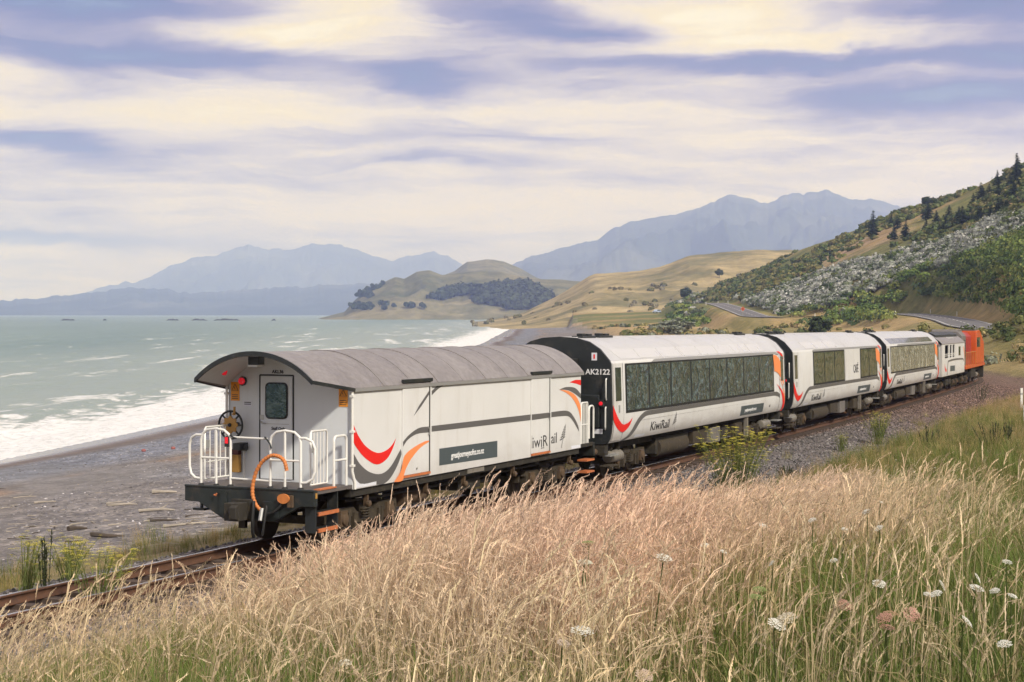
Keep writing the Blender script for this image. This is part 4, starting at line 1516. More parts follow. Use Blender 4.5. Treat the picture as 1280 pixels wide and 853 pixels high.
    side_text('ail', 10.50, 1.195, .34, PRINTBLK, van, HW + .004, 1.25, .0)
    fern(van, 11.08, 1.23, .52, HW + .006)
    decal('corner_label', [(11.75, 1.06), (12.33, 1.055), (12.33, .985), (11.75, .985)], LABELW, van, HW)
    # far platform with its rail
    MB().box(X1 + .01, 13.35, -1.25, 1.25, .97, 1.05).build('platform_deck', UNDER, van, 0)
    fg = MB()
    fg.tube([(12.52, -1.22, 1.0), (12.52, -1.22, 1.95), (12.60, -1.22, 2.02), (12.95, -1.22, 2.02), (12.98, -1.22, 1.9), (12.98, -1.22, 1.0)], .024, 7)
    for k in range(1, 5): fg.tube([(12.52 + .09 * k, -1.22, 1.05), (12.52 + .09 * k, -1.22, 2.0)], .012, 5)
    fg.tube([(12.52, -1.22, 1.5), (12.98, -1.22, 1.5)], .014, 5)
    fg.build('side_gate', RAILWHITE, van, 50)
    hoop(MB(), (13.02, -1.24, 1.15), (13.32, -1.24, 1.15), .78, .024, .1).build('corner_handrail', RAILWHITE, van, 50)
    MB().box(13.30, 13.40, -1.25, 1.25, .72, 1.04).build('headstock', BEAM, van, 0)
    for z in (.62, .34):
        stp = MB().box(12.75, 13.25, -1.30, -1.05, z, z + .04).build('step_tread', STEPORANGE, van, 0)
    MB().box(13.4, 14.1, -.1, .1, .60, .82).build('coupler', UNDER, van, 0)
    # underframe
    un = MB().box(.06, 13.3, -.55, .55, .66, .96).box(X0, X1, -1.24, -1.10, .84, .975).box(X0, X1, 1.10, 1.24, .84, .975)
    for x in np.arange(1.6, 12.4, 1.2): un.box(x - .05, x + .05, -1.12, 1.12, .80, .96)
    un.build('underframe', UNDER, van, 0)
    for x in (2.0, 4.4, 6.1, 8.6, 11.9): MB().bar((x, -1.17, .62), (x, -1.17, .86), .08, .05).lathe((x, -1.2, .66), (0, -1, 0), [(.06, 0), (.06, .05), (.03, .07)], 10).build('jacking_pad', OCHRE, van, 30)
    MB().cyl((3.9, -.80, .56), (4.9, -.80, .56), .16, 14).build('air_reservoir', OCHRE, van, 30)
    MB().cyl((4.6, -.3, .50), (5.9, -.3, .50), .20, 14).build('air_reservoir', UNDER, van, 30)
    MB().box(6.12, 6.92, -1.262, -1.242, .865, .95).build('data_plate', ALU, van, 0)
    MB().box(6.2, 7.3, -1.0, .2, .50, .82).build('brake_cylinder', UNDER, van, 30)
    MB().tube([(7.2, -.9, .6), (8.1, -.9, .55), (8.5, -.9, .66)], .04, 6).build('brake_rigging', UNDER, van, 30)
    MB().tube([(1.5, -1.0, .74), (3.0, -1.0, .70), (6, -1.0, .70), (9, -1.0, .72), (12, -1.0, .74)], .025, 6).build('train_pipe', UNDER, van, 40)
    bogie(van, 2.35, .88, .36)
    bogie(van, 10.95, .88, .36)
    return van
build_van()


# ---------------------------------------------------------------- panorama carriages
CL = 17.75


def carriage(name, s0, label, win, doors_txt, glass, group, dark_end=False, extra=None, skylight=None, number=None):
    c = car_empty(name, s0, CL, label, 'rail carriage', group, 2.4)
    half = CPROF
    ring = [(-a, b) for a, b in half] + [(a, b) for a, b in half[::-1][1:]]
    xs = [0.06, .5, CL - .5, CL - .06]
    mb = MB()
    n = len(ring)
    V = [(x, y, z) for x in xs for y, z in ring]
    Fc = []
    for i in range(len(xs) - 1):
        for k in range(n): Fc.append((i * n + k, i * n + (k + 1) % n, (i + 1) * n + (k + 1) % n, (i + 1) * n + k))
    Fc += [tuple(range(n))[::-1], tuple(range((len(xs) - 1) * n, len(xs) * n))]
    mb.add(V, Fc)
    mb.build('body', WHITE, c, 22)
    rf = [(y * 1.003, z + .004) for y, z in ring if z > 2.97]
    MB().prism(rf + [(y * .98, z - .02) for y, z in rf[::-1]], 'x', .08, CL - .08).build('roof', ROOFGREY, c, 22)
    # black vestibule ends
    for x0, x1 in ((-.02, .075), (CL - .075, CL + .02)):
        g = MB()
        R = [(y * 1.006, .93 + (z - .93) * 1.006) for y, z in ring]
        g.prism(R, 'x', x0, x1)
        en = g.build('vestibule_end', BLACKP, c, 25)
        if x0 < 0:
            MB().box(-.42, -.02, -.52, .52, 1.05, 3.05).build('gangway', RUBBER, en, 0, .03)
            MB().box(-.10, -.02, -1.08, -.56, 1.35, 2.15).build('jumper_cabinet', BLACKP, en, 0, .02)
            MB().tube([(-.03, -1.25, 2.55), (-.12, -1.27, 2.52), (-.12, -1.27, 2.10), (-.03, -1.25, 2.03)], .02, 6).build('end_handrail', RAILWHITE, en, 50)
            MB().tube([(-.03, -1.24, 1.85), (-.12, -1.26, 1.82), (-.12, -1.26, 1.36), (-.03, -1.22, 1.30)], .02, 6).build('end_handrail', RAILWHITE, en, 50)
            lp = MB().box(-.10, -.02, -1.20, -1.0, 1.85, 2.03).build('tail_lamp', BLACKP, en, 0, .01)
            MB().lathe((-.10, -1.13, 1.94), (-1, 0, 0), [(.05, 0), (.045, .02), (0, .03)], 12).build('lens', REDLAMP, lp, 40)
            if number:
                end_text(number, -.70, 2.655, .19, PRINTWHT, en, -.025, 1.02, .004)
                sg = MB().box(-.03, -.021, -1.0, -.86, 3.0, 3.19).build('notice', LABELW, en, 0)
                MB().box(-.034, -.0305, -.95, -.91, 3.04, 3.15).build('notice_mark', RED, sg, 0)
                MB().box(-.03, -.021, -1.15, -.93, 1.19, 1.31).build('notice', LABELW, en, 0)
    # cornice along the window heads
    cdecal('cornice', [(3.2, 2.905), (16.3, 2.905), (16.75, 2.86), (16.9, 2.90), (16.5, 2.975), (3.6, 2.975)], TRIMGREY, c)
    # skylights in the roof slope
    a, b = skylight or (.6, 15.3)
    nsk = max(2, int(round((b - a) / 1.85)))
    def slope(u, off): return (-(1.31 - .25 * u) - .75 * off, 2.985 + .285 * u + .66 * off)
    for k in range(nsk):
        x0, x1 = a + (b - a) * k / nsk + .02, a + (b - a) * (k + 1) / nsk - .02
        sh = .35 if k in (0, nsk - 1) else 0
        q = MB()
        y0, z0 = slope(.10, .012); y1, z1 = slope(.95, .012)
        yy0, zz0 = slope(.10, -.01); yy1, zz1 = slope(.95, -.01)
        xl = x0 + (.30 if k == 0 else 0)
        xr = x1 - (.25 if k == nsk - 1 else 0)
        q.hexa([(xl, yy0, zz0), (x1, yy0, zz0), (xr, yy1, zz1), (x0, yy1, zz1)], [(xl, y0, z0), (x1, y0, z0), (xr, y1, z1), (x0, y1, z1)])
        q.build('skylight', extra['sky'] if extra and 'sky' in extra else PANELGREY, c, 0)
    # windows
    for grp in win:
        x0, x1 = grp[0], grp[-1]
        zl = lambda z, o: -(clat(z) + o)
        fr = MB().hexa([(x0 - .06, zl(1.655, -.01), 1.655), (x1 + .06, zl(1.655, -.01), 1.655), (x1 + .06, zl(1.655, .007), 1.655), (x0 - .06, zl(1.655, .007), 1.655)],
                       [(x0 - .06, zl(2.905, -.01), 2.905), (x1 + .06, zl(2.905, -.01), 2.905), (x1 + .06, zl(2.905, .007), 2.905), (x0 - .06, zl(2.905, .007), 2.905)])
        fo = fr.build('window_surround', RUBBER, c, 0)
        for p, q in zip(grp[:-1], grp[1:]):
            w = MB().hexa([(p + .055, zl(1.72, 0), 1.72), (q - .055, zl(1.72, 0), 1.72), (q - .055, zl(1.72, .014), 1.72), (p + .055, zl(1.72, .014), 1.72)],
                          [(p + .055, zl(2.86, 0), 2.86), (q - .055, zl(2.86, 0), 2.86), (q - .055, zl(2.86, .014), 2.86), (p + .055, zl(2.86, .014), 2.86)])
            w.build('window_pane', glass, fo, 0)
    # end doors
    for (x0, x1) in ((.16, .86), (CL - .80, CL - .16)):
        gp = MB()
        zl = lambda z, o: -(clat(z) + o)
        zz = [1.0, 1.22, 1.42, 1.6, 2.92]
        V, Fc = [], []
        for z in zz:
            V += [(x0, zl(z, .012), z), (x1, zl(z, .012), z), (x0, zl(z, -.01), z), (x1, zl(z, -.01), z)]
        for i in range(len(zz) - 1):
            o = i * 4
            Fc += [(o, o + 1, o + 5, o + 4), (o, o + 4, o + 6, o + 2), (o + 1, o + 3, o + 7, o + 5)]
        Fc += [(0, 2, 3, 1), ((len(zz) - 1) * 4, (len(zz) - 1) * 4 + 1, (len(zz) - 1) * 4 + 3, (len(zz) - 1) * 4 + 2)]
        dr = gp.add(V, Fc).build('door', WHITE, c, 30)
        cdecal('door_gap', [(x0 - .035, 1.0), (x0 - .012, 1.0), (x0 - .012, 2.92), (x0 - .035, 2.92)], GREY, dr, .013)
        cdecal('door_gap', [(x1 + .012, 1.0), (x1 + .035, 1.0), (x1 + .035, 2.92), (x1 + .012, 2.92)], GREY, dr, .006)
        g0, g1 = x0 + .15, x1 - .15
        MB().hexa([(g0, zl(1.99, 0), 1.99), (g1, zl(1.99, 0), 1.99), (g1, zl(1.99, .020), 1.99), (g0, zl(1.99, .020), 1.99)],
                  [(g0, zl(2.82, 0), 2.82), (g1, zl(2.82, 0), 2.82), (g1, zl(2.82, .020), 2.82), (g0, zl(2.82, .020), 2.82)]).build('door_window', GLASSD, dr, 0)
        MB().box(x0 + .32, x0 + .40, zl(1.8, .030), zl(1.8, .0), 1.70, 1.88).build('door_handle', SILVER, dr, 0)
    # livery
    cdecal('red_swoosh', [(.08, 1.9), (.25, 1.72), (.47, 1.54), (.81, 1.39), (1.15, 1.4), (1.36, 1.45), (1.55, 1.53), (1.40, 1.38), (1.24, 1.28), (.84, 1.19), (.38, 1.32), (.08, 1.56)], RED, c, .017)
    cdecal('grey_stripe', [(.82, .94), (1.2, 1.03), (1.5, 1.15), (1.75, 1.32), (2.03, 1.48), (2.4, 1.60), (2.76, 1.645), (16.2, 1.645), (16.6, 1.63), (16.98, 1.53), (17.18, 1.40), (17.3, 1.26), (17.08, 1.36), (16.82, 1.45), (16.45, 1.50), (16.05, 1.52),
                           (2.95, 1.52), (2.55, 1.49), (2.21, 1.38), (1.9, 1.20), (1.68, 1.08), (1.35, .98), (1.0, .94)], GREY, c)
    cdecal('orange_swoosh', [(16.1, 2.88), (16.5, 2.86), (16.96, 2.72), (17.25, 2.5), (17.44, 2.22), (17.5, 1.83), (17.2, 2.02), (16.81, 2.23), (16.4, 2.32), (16.25, 2.33)], ORANGE, c, .015)
    cdecal('orange_tail', [(16.7, 2.16), (17.1, 2.0), (17.45, 1.70), (17.66, 1.3), (17.66, 1.0), (17.5, 1.4), (17.3, 1.75), (17.0, 2.02)], ORANGE, c, .016)
    cdecal('red_tail', [(16.41, 1.92), (16.85, 1.80), (17.29, 1.62), (17.55, 1.40), (17.66, 1.15), (17.60, .95), (17.40, .95), (17.40, 1.2), (17.13, 1.55), (16.8, 1.78)], RED, c, .0175)
    cdecal('front_red', [(16.7, 2.99), (17.1, 2.97), (17.45, 2.82), (17.5, 2.70), (17.2, 2.83), (16.9, 2.93)], RED, c, .0175)
    tl = .15
    pn = cdecal('web_address_panel', [(12.08, 1.345), (14.87, 1.335), (14.87, 1.04), (12.08, 1.045)], SLATE, c)
    side_text('greatjourneysofnz.co.nz', 12.55, 1.145, .15, PRINTWHT, pn, clat(1.145) + .012, .98, .003, tilt=tl)
    side_text('KiwiRail', 3.1, 1.10, .34, PRINTBLK, c, clat(1.10) + .012, 1.50, .0, tilt=tl)
    fern(c, 5.05, 1.18, .45, clat(1.45) + .008)
    cdecal('side_label', [(1.95, 1.06), (2.75, 1.055), (2.75, .985), (1.95, .985)], LABELW, c)
    side_text('AK' , 15.6, 1.16, .12, GREY, c, clat(1.16) + .012, 1.0, tilt=tl)
    # roof fittings: aerials and vents
    for x in (1.0, 2.3, CL - 2.2):
        q = MB()
        q.box(x - .5, x + .5, -.42, -.12, 3.53, 3.60).box(x - .35, x - .1, -.36, -.2, 3.6, 3.66).box(x + .1, x + .38, -.36, -.2, 3.6, 3.65)
        q.build('roof_vent', BLACKP, c, 0, .02)
    MB().box(.4, CL - .4, -.30, .30, 3.545, 3.572).build('roof_walkway', PANELGREY, c, 0)
    # underframe equipment
    MB().box(.1, CL - .1, -.9, .9, .72, .93).build('underframe', UNDER, c, 0)
    bogie(c, 2.45, 1.0, .38)
    bogie(c, CL - 2.45, 1.0, .38)
    for x0, x1, z0, y, m in ((4.6, 7.6, .36, -1.02, UNDER), (7.9, 9.3, .42, -1.08, DUSTY), (9.6, 10.6, .34, -1.12, LOCO_G), (11.2, 11.9, .46, -1.0, UNDER), (12.2, 13.0, .40, -1.16, DUSTY)):
        MB().box(x0, x1, y, y + .6, z0, .80).build('equipment_box', m, c, 0, .02)
    MB().cyl((4.8, -.85, .52), (7.4, -.85, .52), .26, 14).build('water_tank', DUSTY, c, 30)
    MB().box(13.22, 13.34, -1.26, -1.14, .34, .93).build('retention_pipe', ALU, c, 0)
    for x in (1.15, CL - 1.55):
        ar = MB().lathe((x - .45, -1.02, .56), (1, 0, 0), [(.02, -.02), (.12, 0), (.15, .05), (.15, .28), (.155, .28), (.155, .31), (.15, .31), (.15, .58), (.155, .58), (.155, .61), (.15, .61), (.15, .85), (.12, .90), (.02, .92)], 16)
        ar.build('air_tank', ALU, c, 40)
        for q in (-.27, .27): MB().box(x + q - .03, x + q + .03, -1.08, -.96, .66, .9).build('tank_strap', UNDER, c, 0)
    for x in (.0, CL):
        d_ = -1 if x == 0 else 1
        MB().box(min(x, x + d_ * .55), max(x, x + d_ * .55), -.10, .10, .58, .82).build('coupler', UNDER, c, 0)
        MB().box(x - .25 if d_ > 0 else x, x if d_ > 0 else x + .25, -1.20, 1.20, .66, .92).build('headstock', UNDER, c, 0)
        MB().lathe((x + d_ * .02, -.95, .74), (d_, 0, 0), [(.08, 0), (.08, .10), (.05, .13)], 10).build('end_pad', OCHRE, c, 30)
    for x in (.45, CL - .48):
        for z in (.62, .36): MB().box(x - .3, x + .3, -1.30, -1.02, z, z + .035).build('door_step', SILVER if z > .5 else DUSTY, c, 0)
    return c


S1 = 14.2
PITCHC = CL + 1.12
pan = [1.12, 2.95, 4.84, 6.7, 8.55, 10.42, 12.33, 14.24, 16.12]
carriage('panorama_carriage', S1, 'white panorama carriage coupled directly ahead of the luggage van', [pan], None, GLASS, 'white carriages of the train', number='AK2122')
cafe = carriage('cafe_carriage', S1 + PITCHC, 'white cafe carriage with a blank panel between two window groups', [[3.42, 5.32, 7.2, 9.15], [12.58, 14.5, 16.45]], None, GLASS2,
                'white carriages of the train', skylight=(2.1, 8.2))
cdecal('panel_joint', [(9.30, 1.66), (12.42, 1.66), (12.42, 2.90), (9.30, 2.90)], WHITE, cafe, .012)
side_text('CAFÉ', 10.95, 1.93, .48, PRINTBLK, cafe, clat(1.93) + .018, .95, .004, tilt=-.032)
pan4 = list(np.linspace(1.2, 16.1, 9))
carriage('panorama_carriage', S1 + 2 * PITCHC, 'white panorama carriage with dark roof glazing, coupled behind the open viewing van', [pan4], None, GLASS3,
         'white carriages of the train', extra=dict(sky=SKYGLASS), skylight=(1.2, 15.8))


# ---------------------------------------------------------------- open-air viewing van
def build_viewing_van(s0):
    L = 12.0
    c = car_empty('viewing_van', s0, L, 'short white open-air viewing van with unglazed windows behind the orange locomotive', 'rail carriage', 'white carriages of the train')
    HW = 1.36
    ys = np.linspace(-HW, HW, 15)
    az_ = lambda y: arc_z(y, 3.42, 1.85)
    op = [(1.65, 3.55), (4.05, 5.1), (5.45, 6.6)]
    for s in (-1, 1):
        w = MB()
        y0, y1 = (s * HW, s * (HW - .06)) if s < 0 else (s * (HW - .06), s * HW)
        w.box(.3, L - .2, y0, y1, .98, 2.0)
        w.box(.3, L - .2, y0, y1, 2.74, az_(HW) - .0)
        xs = [.3] + [q for o in op for q in o] + [L - .2]
        for i in range(0, len(xs), 2): w.box(xs[i], xs[i + 1], y0, y1, 2.0, 2.74)
        w.build('side_wall', WHITE, c, 0)
        for a, b in op:
            for h in (2.12, 2.22): MB().tube([(a, s * (HW - .03), h), (b, s * (HW - .03), h)], .02, 6).build('viewing_rail', RAILWHITE, c, 40)
    for a, b in ((.3, .36), (L - .26, L - .2)):
        MB().prism([(-HW + .07, .98)] + [(float(y) * .94, az_(y) - .06) for y in ys] + [(HW - .07, .98)], 'x', a, b).build('end_wall', WHITE, c, 20)
    MB().box(.36, L - .26, -HW + .06, HW - .06, .98, 1.04).build('floor', UNDER, c, 0)
    yy = np.linspace(-HW - .02, HW + .02, 21)
    MB().prism([(float(y), az_(y) + .03) for y in yy] + [(float(y), az_(y) - .0) for y in yy[::-1]], 'x', .2, L - .1).build('roof', ROOF, c, 40)
    pods = MB().prism([(-.95, az_(.95) + .02), (-.9, az_(.95) + .17), (-.55, az_(.55) + .16), (-.5, az_(.5) + .02)], 'x', .8, L - .5)
    pods.build('roof_pod', BLACKP, c, 0)
    for k in range(5):
        MB().box(5.4 + k * .5, 5.48 + k * .5, -1.2, -.95, az_(1.08) + .03, az_(1.08) + .12).build('roof_rib', PANELGREY, c, 0)
    decal('grey_band', [(2.6, 1.02), (2.9, 1.6), (3.2, 1.86), (10.9, 1.86), (11.5, 1.7), (11.5, 1.62), (10.9, 1.76), (3.4, 1.76), (3.1, 1.55), (2.85, 1.02)], GREY, c, HW)
    decal('red_swoosh', [(1.55, 1.7), (1.9, 1.45), (2.3, 1.35), (2.6, 1.45), (2.3, 1.22), (1.9, 1.26), (1.55, 1.45)], RED, c, HW, .006)
    decal('web_address_panel', [(4.2, 1.52), (6.6, 1.5), (6.6, 1.18), (4.2, 1.2)], SLATE, c, HW)
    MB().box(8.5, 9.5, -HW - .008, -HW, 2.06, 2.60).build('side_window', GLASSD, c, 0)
    decal('orange_edge', [(10.9, 2.6), (11.4, 2.5), (11.75, 2.2), (11.75, 1.6), (11.55, 2.1), (11.2, 2.4)], ORANGE, c, HW)
    for a in (4.3, 5.9): MB().box(a, a + .25, .2, .4, 1.04, 2.95).build('orange_pillar', LOCO_O, c, 0)
    MB().box(.3, L - .2, -.9, .9, .70, .97).build('underframe', UNDER, c, 0)
    MB().box(4.2, 5.6, -1.1, -.6, .38, .72).build('equipment_box', UNDER, c, 0)
    MB().box(6.2, 7.4, -1.05, -.5, .4, .72).build('equipment_box', UNDER, c, 0)
    bogie(c, 2.3, .88, .36)
    bogie(c, L - 2.2, .88, .36)
    return c
S5 = S1 + 3 * PITCHC + .15
build_viewing_van(S5)


# ---------------------------------------------------------------- locomotive
def build_loco(s0):
    L = 13.6
    c = car_empty('locomotive', s0, L, 'orange and red diesel locomotive at the head of the train', 'locomotive', a=3)
    HW = 1.35
    sol = MB().box(.2, L - .2, -HW, HW, 1.10, 1.30).build('frame_deck', LOCO_O, c, 0, .02)
    MB().box(.3, L - .3, -1.0, 1.0, .8, 1.1).build('underframe', UNDER, c, 0)
    hood = MB().prism([(-1.0, 1.3), (-1.0, 3.15), (-.75, 3.42), (.75, 3.42), (1.0, 3.15), (1.0, 1.3)], 'x', 2.7, 7.2)
    hood.build('hood', LOCO_R, c, 25, .02)
    rad = MB().prism([(-1.08, 1.3), (-1.08, 3.2), (-.8, 3.5), (.8, 3.5), (1.08, 3.2), (1.08, 1.3)], 'x', .3, 2.8)
    rad.build('radiator_compartment', LOCO_G, c, 25, .02)
    MB().prism([(.35, 3.44), (.5, 3.62), (2.9, 3.62), (3.2, 3.44)], 'y', -.8, .8).build('cooling_fan_hood', LOCO_G, c, 0, .02)
    for k in range(6):
        MB().box(3.1 + k * .62, 3.55 + k * .62, -1.02, -.985, 1.7, 3.0).build('hood_door', LOCO_R, c, 0)
    for k in range(7): MB().box(.42, 2.6, -1.10, -1.07, 1.9 + k * .16, 1.98 + k * .16).build('louvre', BLACKP, c, 0)
    cab = MB().prism([(7.1, 1.3), (7.1, 3.52), (9.6, 3.55), (12.6, 2.75), (12.9, 1.3)], 'y', -HW, HW)
    cb = cab.build('cab', LOCO_O, c, 20, .04)
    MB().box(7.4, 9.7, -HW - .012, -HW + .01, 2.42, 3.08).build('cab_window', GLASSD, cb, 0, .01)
    MB().box(7.1, 9.7, -1.25, 1.25, 3.535, 3.58).build('cab_roof', LOCO_G, cb, 0)
    MB().box(8.05, 8.35, -HW - .05, -HW - .013, 2.5, 2.9).build('mirror', BLACKP, cb, 0)
    MB().cyl((4.2, -.2, 3.42), (4.2, -.2, 3.62), .16, 12).build('exhaust', BLACKP, c, 30)
    hr = MB()
    hr.tube([(.4, -HW + .03, 2.15), (7.0, -HW + .03, 2.15)], .02, 6)
    for k in range(6): hr.tube([(.4 + k * 1.3, -HW + .03, 1.3), (.4 + k * 1.3, -HW + .03, 2.15)], .018, 6)
    hr.build('side_handrail', MUSTARD, c, 40)
    MB().box(5.2, 8.2, -1.2, 1.2, .42, 1.08).build('fuel_tank', UNDER, c, 0, .05)
    bogie(c, 2.7, 1.35, .46, 1)
    bogie(c, L - 2.7, 1.35, .46, 1)
    MB().prism([(L - .35, .25), (L - .05, .25), (L + .1, .9), (L - .2, 1.1), (L - .35, 1.1)], 'y', -1.25, 1.25).build('pilot', UNDER, c, 0)
    MB().box(L - .1, L + .35, -.12, .12, .6, .84).build('coupler', UNDER, c, 0)
    MB().cyl((9.0, -1.05, .55), (10.0, -1.05, .55), .15, 12).build('air_tank', ALU, c, 30)
    return c
build_loco(S5 + 12.6)
# ------------------------------------------------------------------ plants
def m_leaf(name, rough=.75, rnd=.5, tint=False, trans=.25):
    def fn(t, b):
        c = t.attr('Col')
        if tint:
            tn = t.attr('tint', 'Color', 'INSTANCER')
            c = t.mix(1., c, tn, 'MULTIPLY')
        oi = t.new('ShaderNodeObjectInfo').outputs['Random']
        c = t.mix(1., c, t.ramp(oi, [(0, (1 - rnd,) * 3), (1, (1 + rnd * .6,) * 3)]), 'MULTIPLY')
        t.put(b.inputs['Base Color'], c)
        b.inputs['Roughness'].default_value = rough
        b.inputs['Specular IOR Level'].default_value = .25
        if trans:
            tr = t.new('ShaderNodeBsdfTranslucent')
            t.put(tr.inputs['Color'], c)
            mx = t.new('ShaderNodeMixShader')
            mx.inputs[0].default_value = trans
            out = t.n['Material Output']
            t.l.new(b.outputs[0], mx.inputs[1])
            t.l.new(tr.outputs[0], mx.inputs[2])
            t.l.new(mx.outputs[0], out.inputs['Surface'])
    return mat(name, fn)


M_GRASS = m_leaf('grass_blades', .7, .25, True, .30)
M_SCRUB = m_leaf('scrub_leaves', .85, 0, False, .12)
M_PLANT = m_leaf('plant_leaves', .7, .15, False, .2)
M_STONE = m_leaf('stone_chips', .9, .45, True, 0)


class LB:
    """leaf builder: strips and small faces with colours, all triangles"""
    def __init__(self):
        self.V, self.F, self.C = [], [], []

    def tri(self, a, b, c, col_):
        n = len(self.V)
        self.V += [a, b, c]
        self.F.append((n, n + 1, n + 2))
        self.C += [col_] * 3

    def quad(self, a, b, c, d, col_):
        n = len(self.V)
        self.V += [a, b, c, d]
        self.F += [(n, n + 1, n + 2), (n, n + 2, n + 3)]
        self.C += [col_] * 4

    def strip(self, pts, ws, side, cols):
        n = len(self.V)
        side = np.asarray(side, float)
        for p, w, c in zip(pts, ws, cols):
            self.V += [np.asarray(p) - side * w / 2, np.asarray(p) + side * w / 2]
            self.C += [c, c]
        for i in range(len(pts) - 1):
            o = n + 2 * i
            self.F += [(o, o + 1, o + 3), (o, o + 3, o + 2)]

    def mesh(self, name, m):
        return mesh_np(name, np.array(self.V), np.array(self.F), m, np.array(self.C))


def stalk(lb, rg, base, h, lean, az_, seed=True, dry=(.46, .30, .18), green=(.16, .19, .06), head=(.62, .42, .29), w=.0045, nod=.4, hl=.15):
    """a grass stalk bending over, with a feathery seed head"""
    n = 6
    d = np.array([math.cos(az_), math.sin(az_), 0])
    pts, cols, ws = [], [], []
    p = np.array(base, float)
    for i in range(n + 1):
        t = i / n
        pts.append(p.copy())
        a = lean * (.25 + t * t * 1.4)
        p = p + (np.array([0, 0, math.cos(a)]) + d * math.sin(a)) * h / n
        k = min(1, t * 1.6)
        cols.append(tuple(np.array(green) * (1 - k) + np.array(dry) * k))
        ws.append(w * (1 - .45 * t))
    sd = np.array([-math.sin(az_ + rg.uniform(-1, 1)), math.cos(az_ + rg.uniform(-1, 1)), 0])
    lb.strip(pts, ws, sd / np.linalg.norm(sd), cols)
    if seed:
        q = pts[-1]
        a = lean * 1.65 + rg.uniform(0, nod)
        hd = np.array([0, 0, math.cos(a)]) + d * math.sin(a)
        spx = np.cross(hd, [0.3, .2, .9])
        spx /= np.linalg.norm(spx)
        spy = np.cross(hd, spx)
        k = rg.uniform(.75, 1.25)
        m = 16
        for j in range(m):
            t = (j + rg.random()) / m
            b0 = q + hd * hl * k * t + d * .03 * t * t - np.array([0, 0, .03 * t * t])
            an = rg.uniform(0, 6.28)
            sw = spx * math.cos(an) + spy * math.sin(an)
            dr = hd + sw * rg.uniform(.15, .75) * (1 - .5 * t)
            ln = rg.uniform(.014, .030) * (1.1 - .5 * t)
            nn = np.cross(dr, sw); nn /= np.linalg.norm(nn) + 1e-9
            wd = rg.uniform(.0018, .0034)
            lb.tri(b0 - nn * wd, b0 + nn * wd, b0 + dr * ln, tuple(np.array(head) * rg.uniform(.75, 1.2)))
        lb.strip([q, q + hd * hl * k * .6, q + hd * hl * k + d * .03 - np.array([0, 0, .03])], [.0028, .0034, .0015], spx, [head, head, head])


def blade(lb, rg, base, h, lean, az_, c0, c1, w=.007):
    d = np.array([math.cos(az_), math.sin(az_), 0])
    sd = np.array([-math.sin(az_), math.cos(az_), 0])
    n = 4
    p = np.array(base, float)
    pts, ws, cols = [], [], []
    for i in range(n + 1):
        t = i / n
        pts.append(p.copy())
        a = lean * (.3 + 1.6 * t)
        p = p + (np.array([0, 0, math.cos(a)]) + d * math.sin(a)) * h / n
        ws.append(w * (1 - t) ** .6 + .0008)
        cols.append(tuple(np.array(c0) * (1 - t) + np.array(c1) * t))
    lb.strip(pts, ws, sd, cols)


def tuft_dry(seed):
    rg = np.random.default_rng(seed)
    lb = LB()
    for k in range(22):
        b = rg.normal(0, .10, 2)
        az_ = rg.normal(.15, .9)
        stalk(lb, rg, (b[0], b[1], -.03), rg.uniform(.50, .92), abs(rg.normal(.12, .12)) + .02, az_, rg.random() < .88,
              dry=np.array((.67, .505, .35)) * rg.uniform(.75, 1.15), head=np.array((.86, .665, .515)) * rg.uniform(.75, 1.15), w=rg.uniform(.0026, .0042))
    for k in range(17):
        b = rg.normal(0, .11, 2)
        g = rg.random() ** 2
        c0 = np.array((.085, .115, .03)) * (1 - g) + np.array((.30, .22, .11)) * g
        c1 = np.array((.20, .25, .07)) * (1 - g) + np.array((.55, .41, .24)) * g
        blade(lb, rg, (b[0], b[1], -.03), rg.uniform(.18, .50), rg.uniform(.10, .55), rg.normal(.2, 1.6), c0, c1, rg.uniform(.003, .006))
    return lb.mesh('dry_tuft', M_GRASS)


def tuft_mixed(seed):
    """green leaves with a few dry seeding stalks standing through them"""
    rg = np.random.default_rng(seed)
    lb = LB()
    for k in range(6):
        b = rg.normal(0, .12, 2)
        stalk(lb, rg, (b[0], b[1], -.03), rg.uniform(.45, .82), abs(rg.normal(.16, .14)) + .02, rg.normal(.15, 1.1), rg.random() < .85,
              dry=np.array((.62, .46, .315)) * rg.uniform(.75, 1.15), head=np.array((.80, .62, .475)) * rg.uniform(.75, 1.15), w=rg.uniform(.0026, .0040))
    for k in range(34):
        b = rg.normal(0, .13, 2)
        g = rg.random() ** 2
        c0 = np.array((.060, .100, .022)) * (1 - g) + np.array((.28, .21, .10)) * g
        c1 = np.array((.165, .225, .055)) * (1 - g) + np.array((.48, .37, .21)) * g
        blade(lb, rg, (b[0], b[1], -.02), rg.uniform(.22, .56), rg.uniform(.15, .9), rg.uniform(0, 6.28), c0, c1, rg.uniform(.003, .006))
    return lb.mesh('mixed_tuft', M_GRASS)


def tuft_green(seed):
    rg = np.random.default_rng(seed)
    lb = LB()
    for k in range(52):
        b = rg.normal(0, .12, 2)
        g = rg.random() ** 3 * .55
        c0 = np.array((.060, .100, .022)) * (1 - g) + np.array((.26, .20, .09)) * g
        c1 = np.array((.165, .225, .055)) * (1 - g) + np.array((.40, .31, .16)) * g
        blade(lb, rg, (b[0], b[1], -.02), rg.uniform(.18, .48), rg.uniform(.2, 1.0), rg.uniform(0, 6.28), c0, c1, rg.uniform(.003, .006))
    for k in range(int(seed % 2)):
        b = rg.normal(0, .08, 2)
        stalk(lb, rg, (b[0], b[1], -.02), rg.uniform(.35, .6), rg.uniform(.1, .4), rg.normal(.2, .9), True, dry=(.26, .24, .11), head=(.40, .32, .18), w=.0035)
    return lb.mesh('green_tuft', M_GRASS)


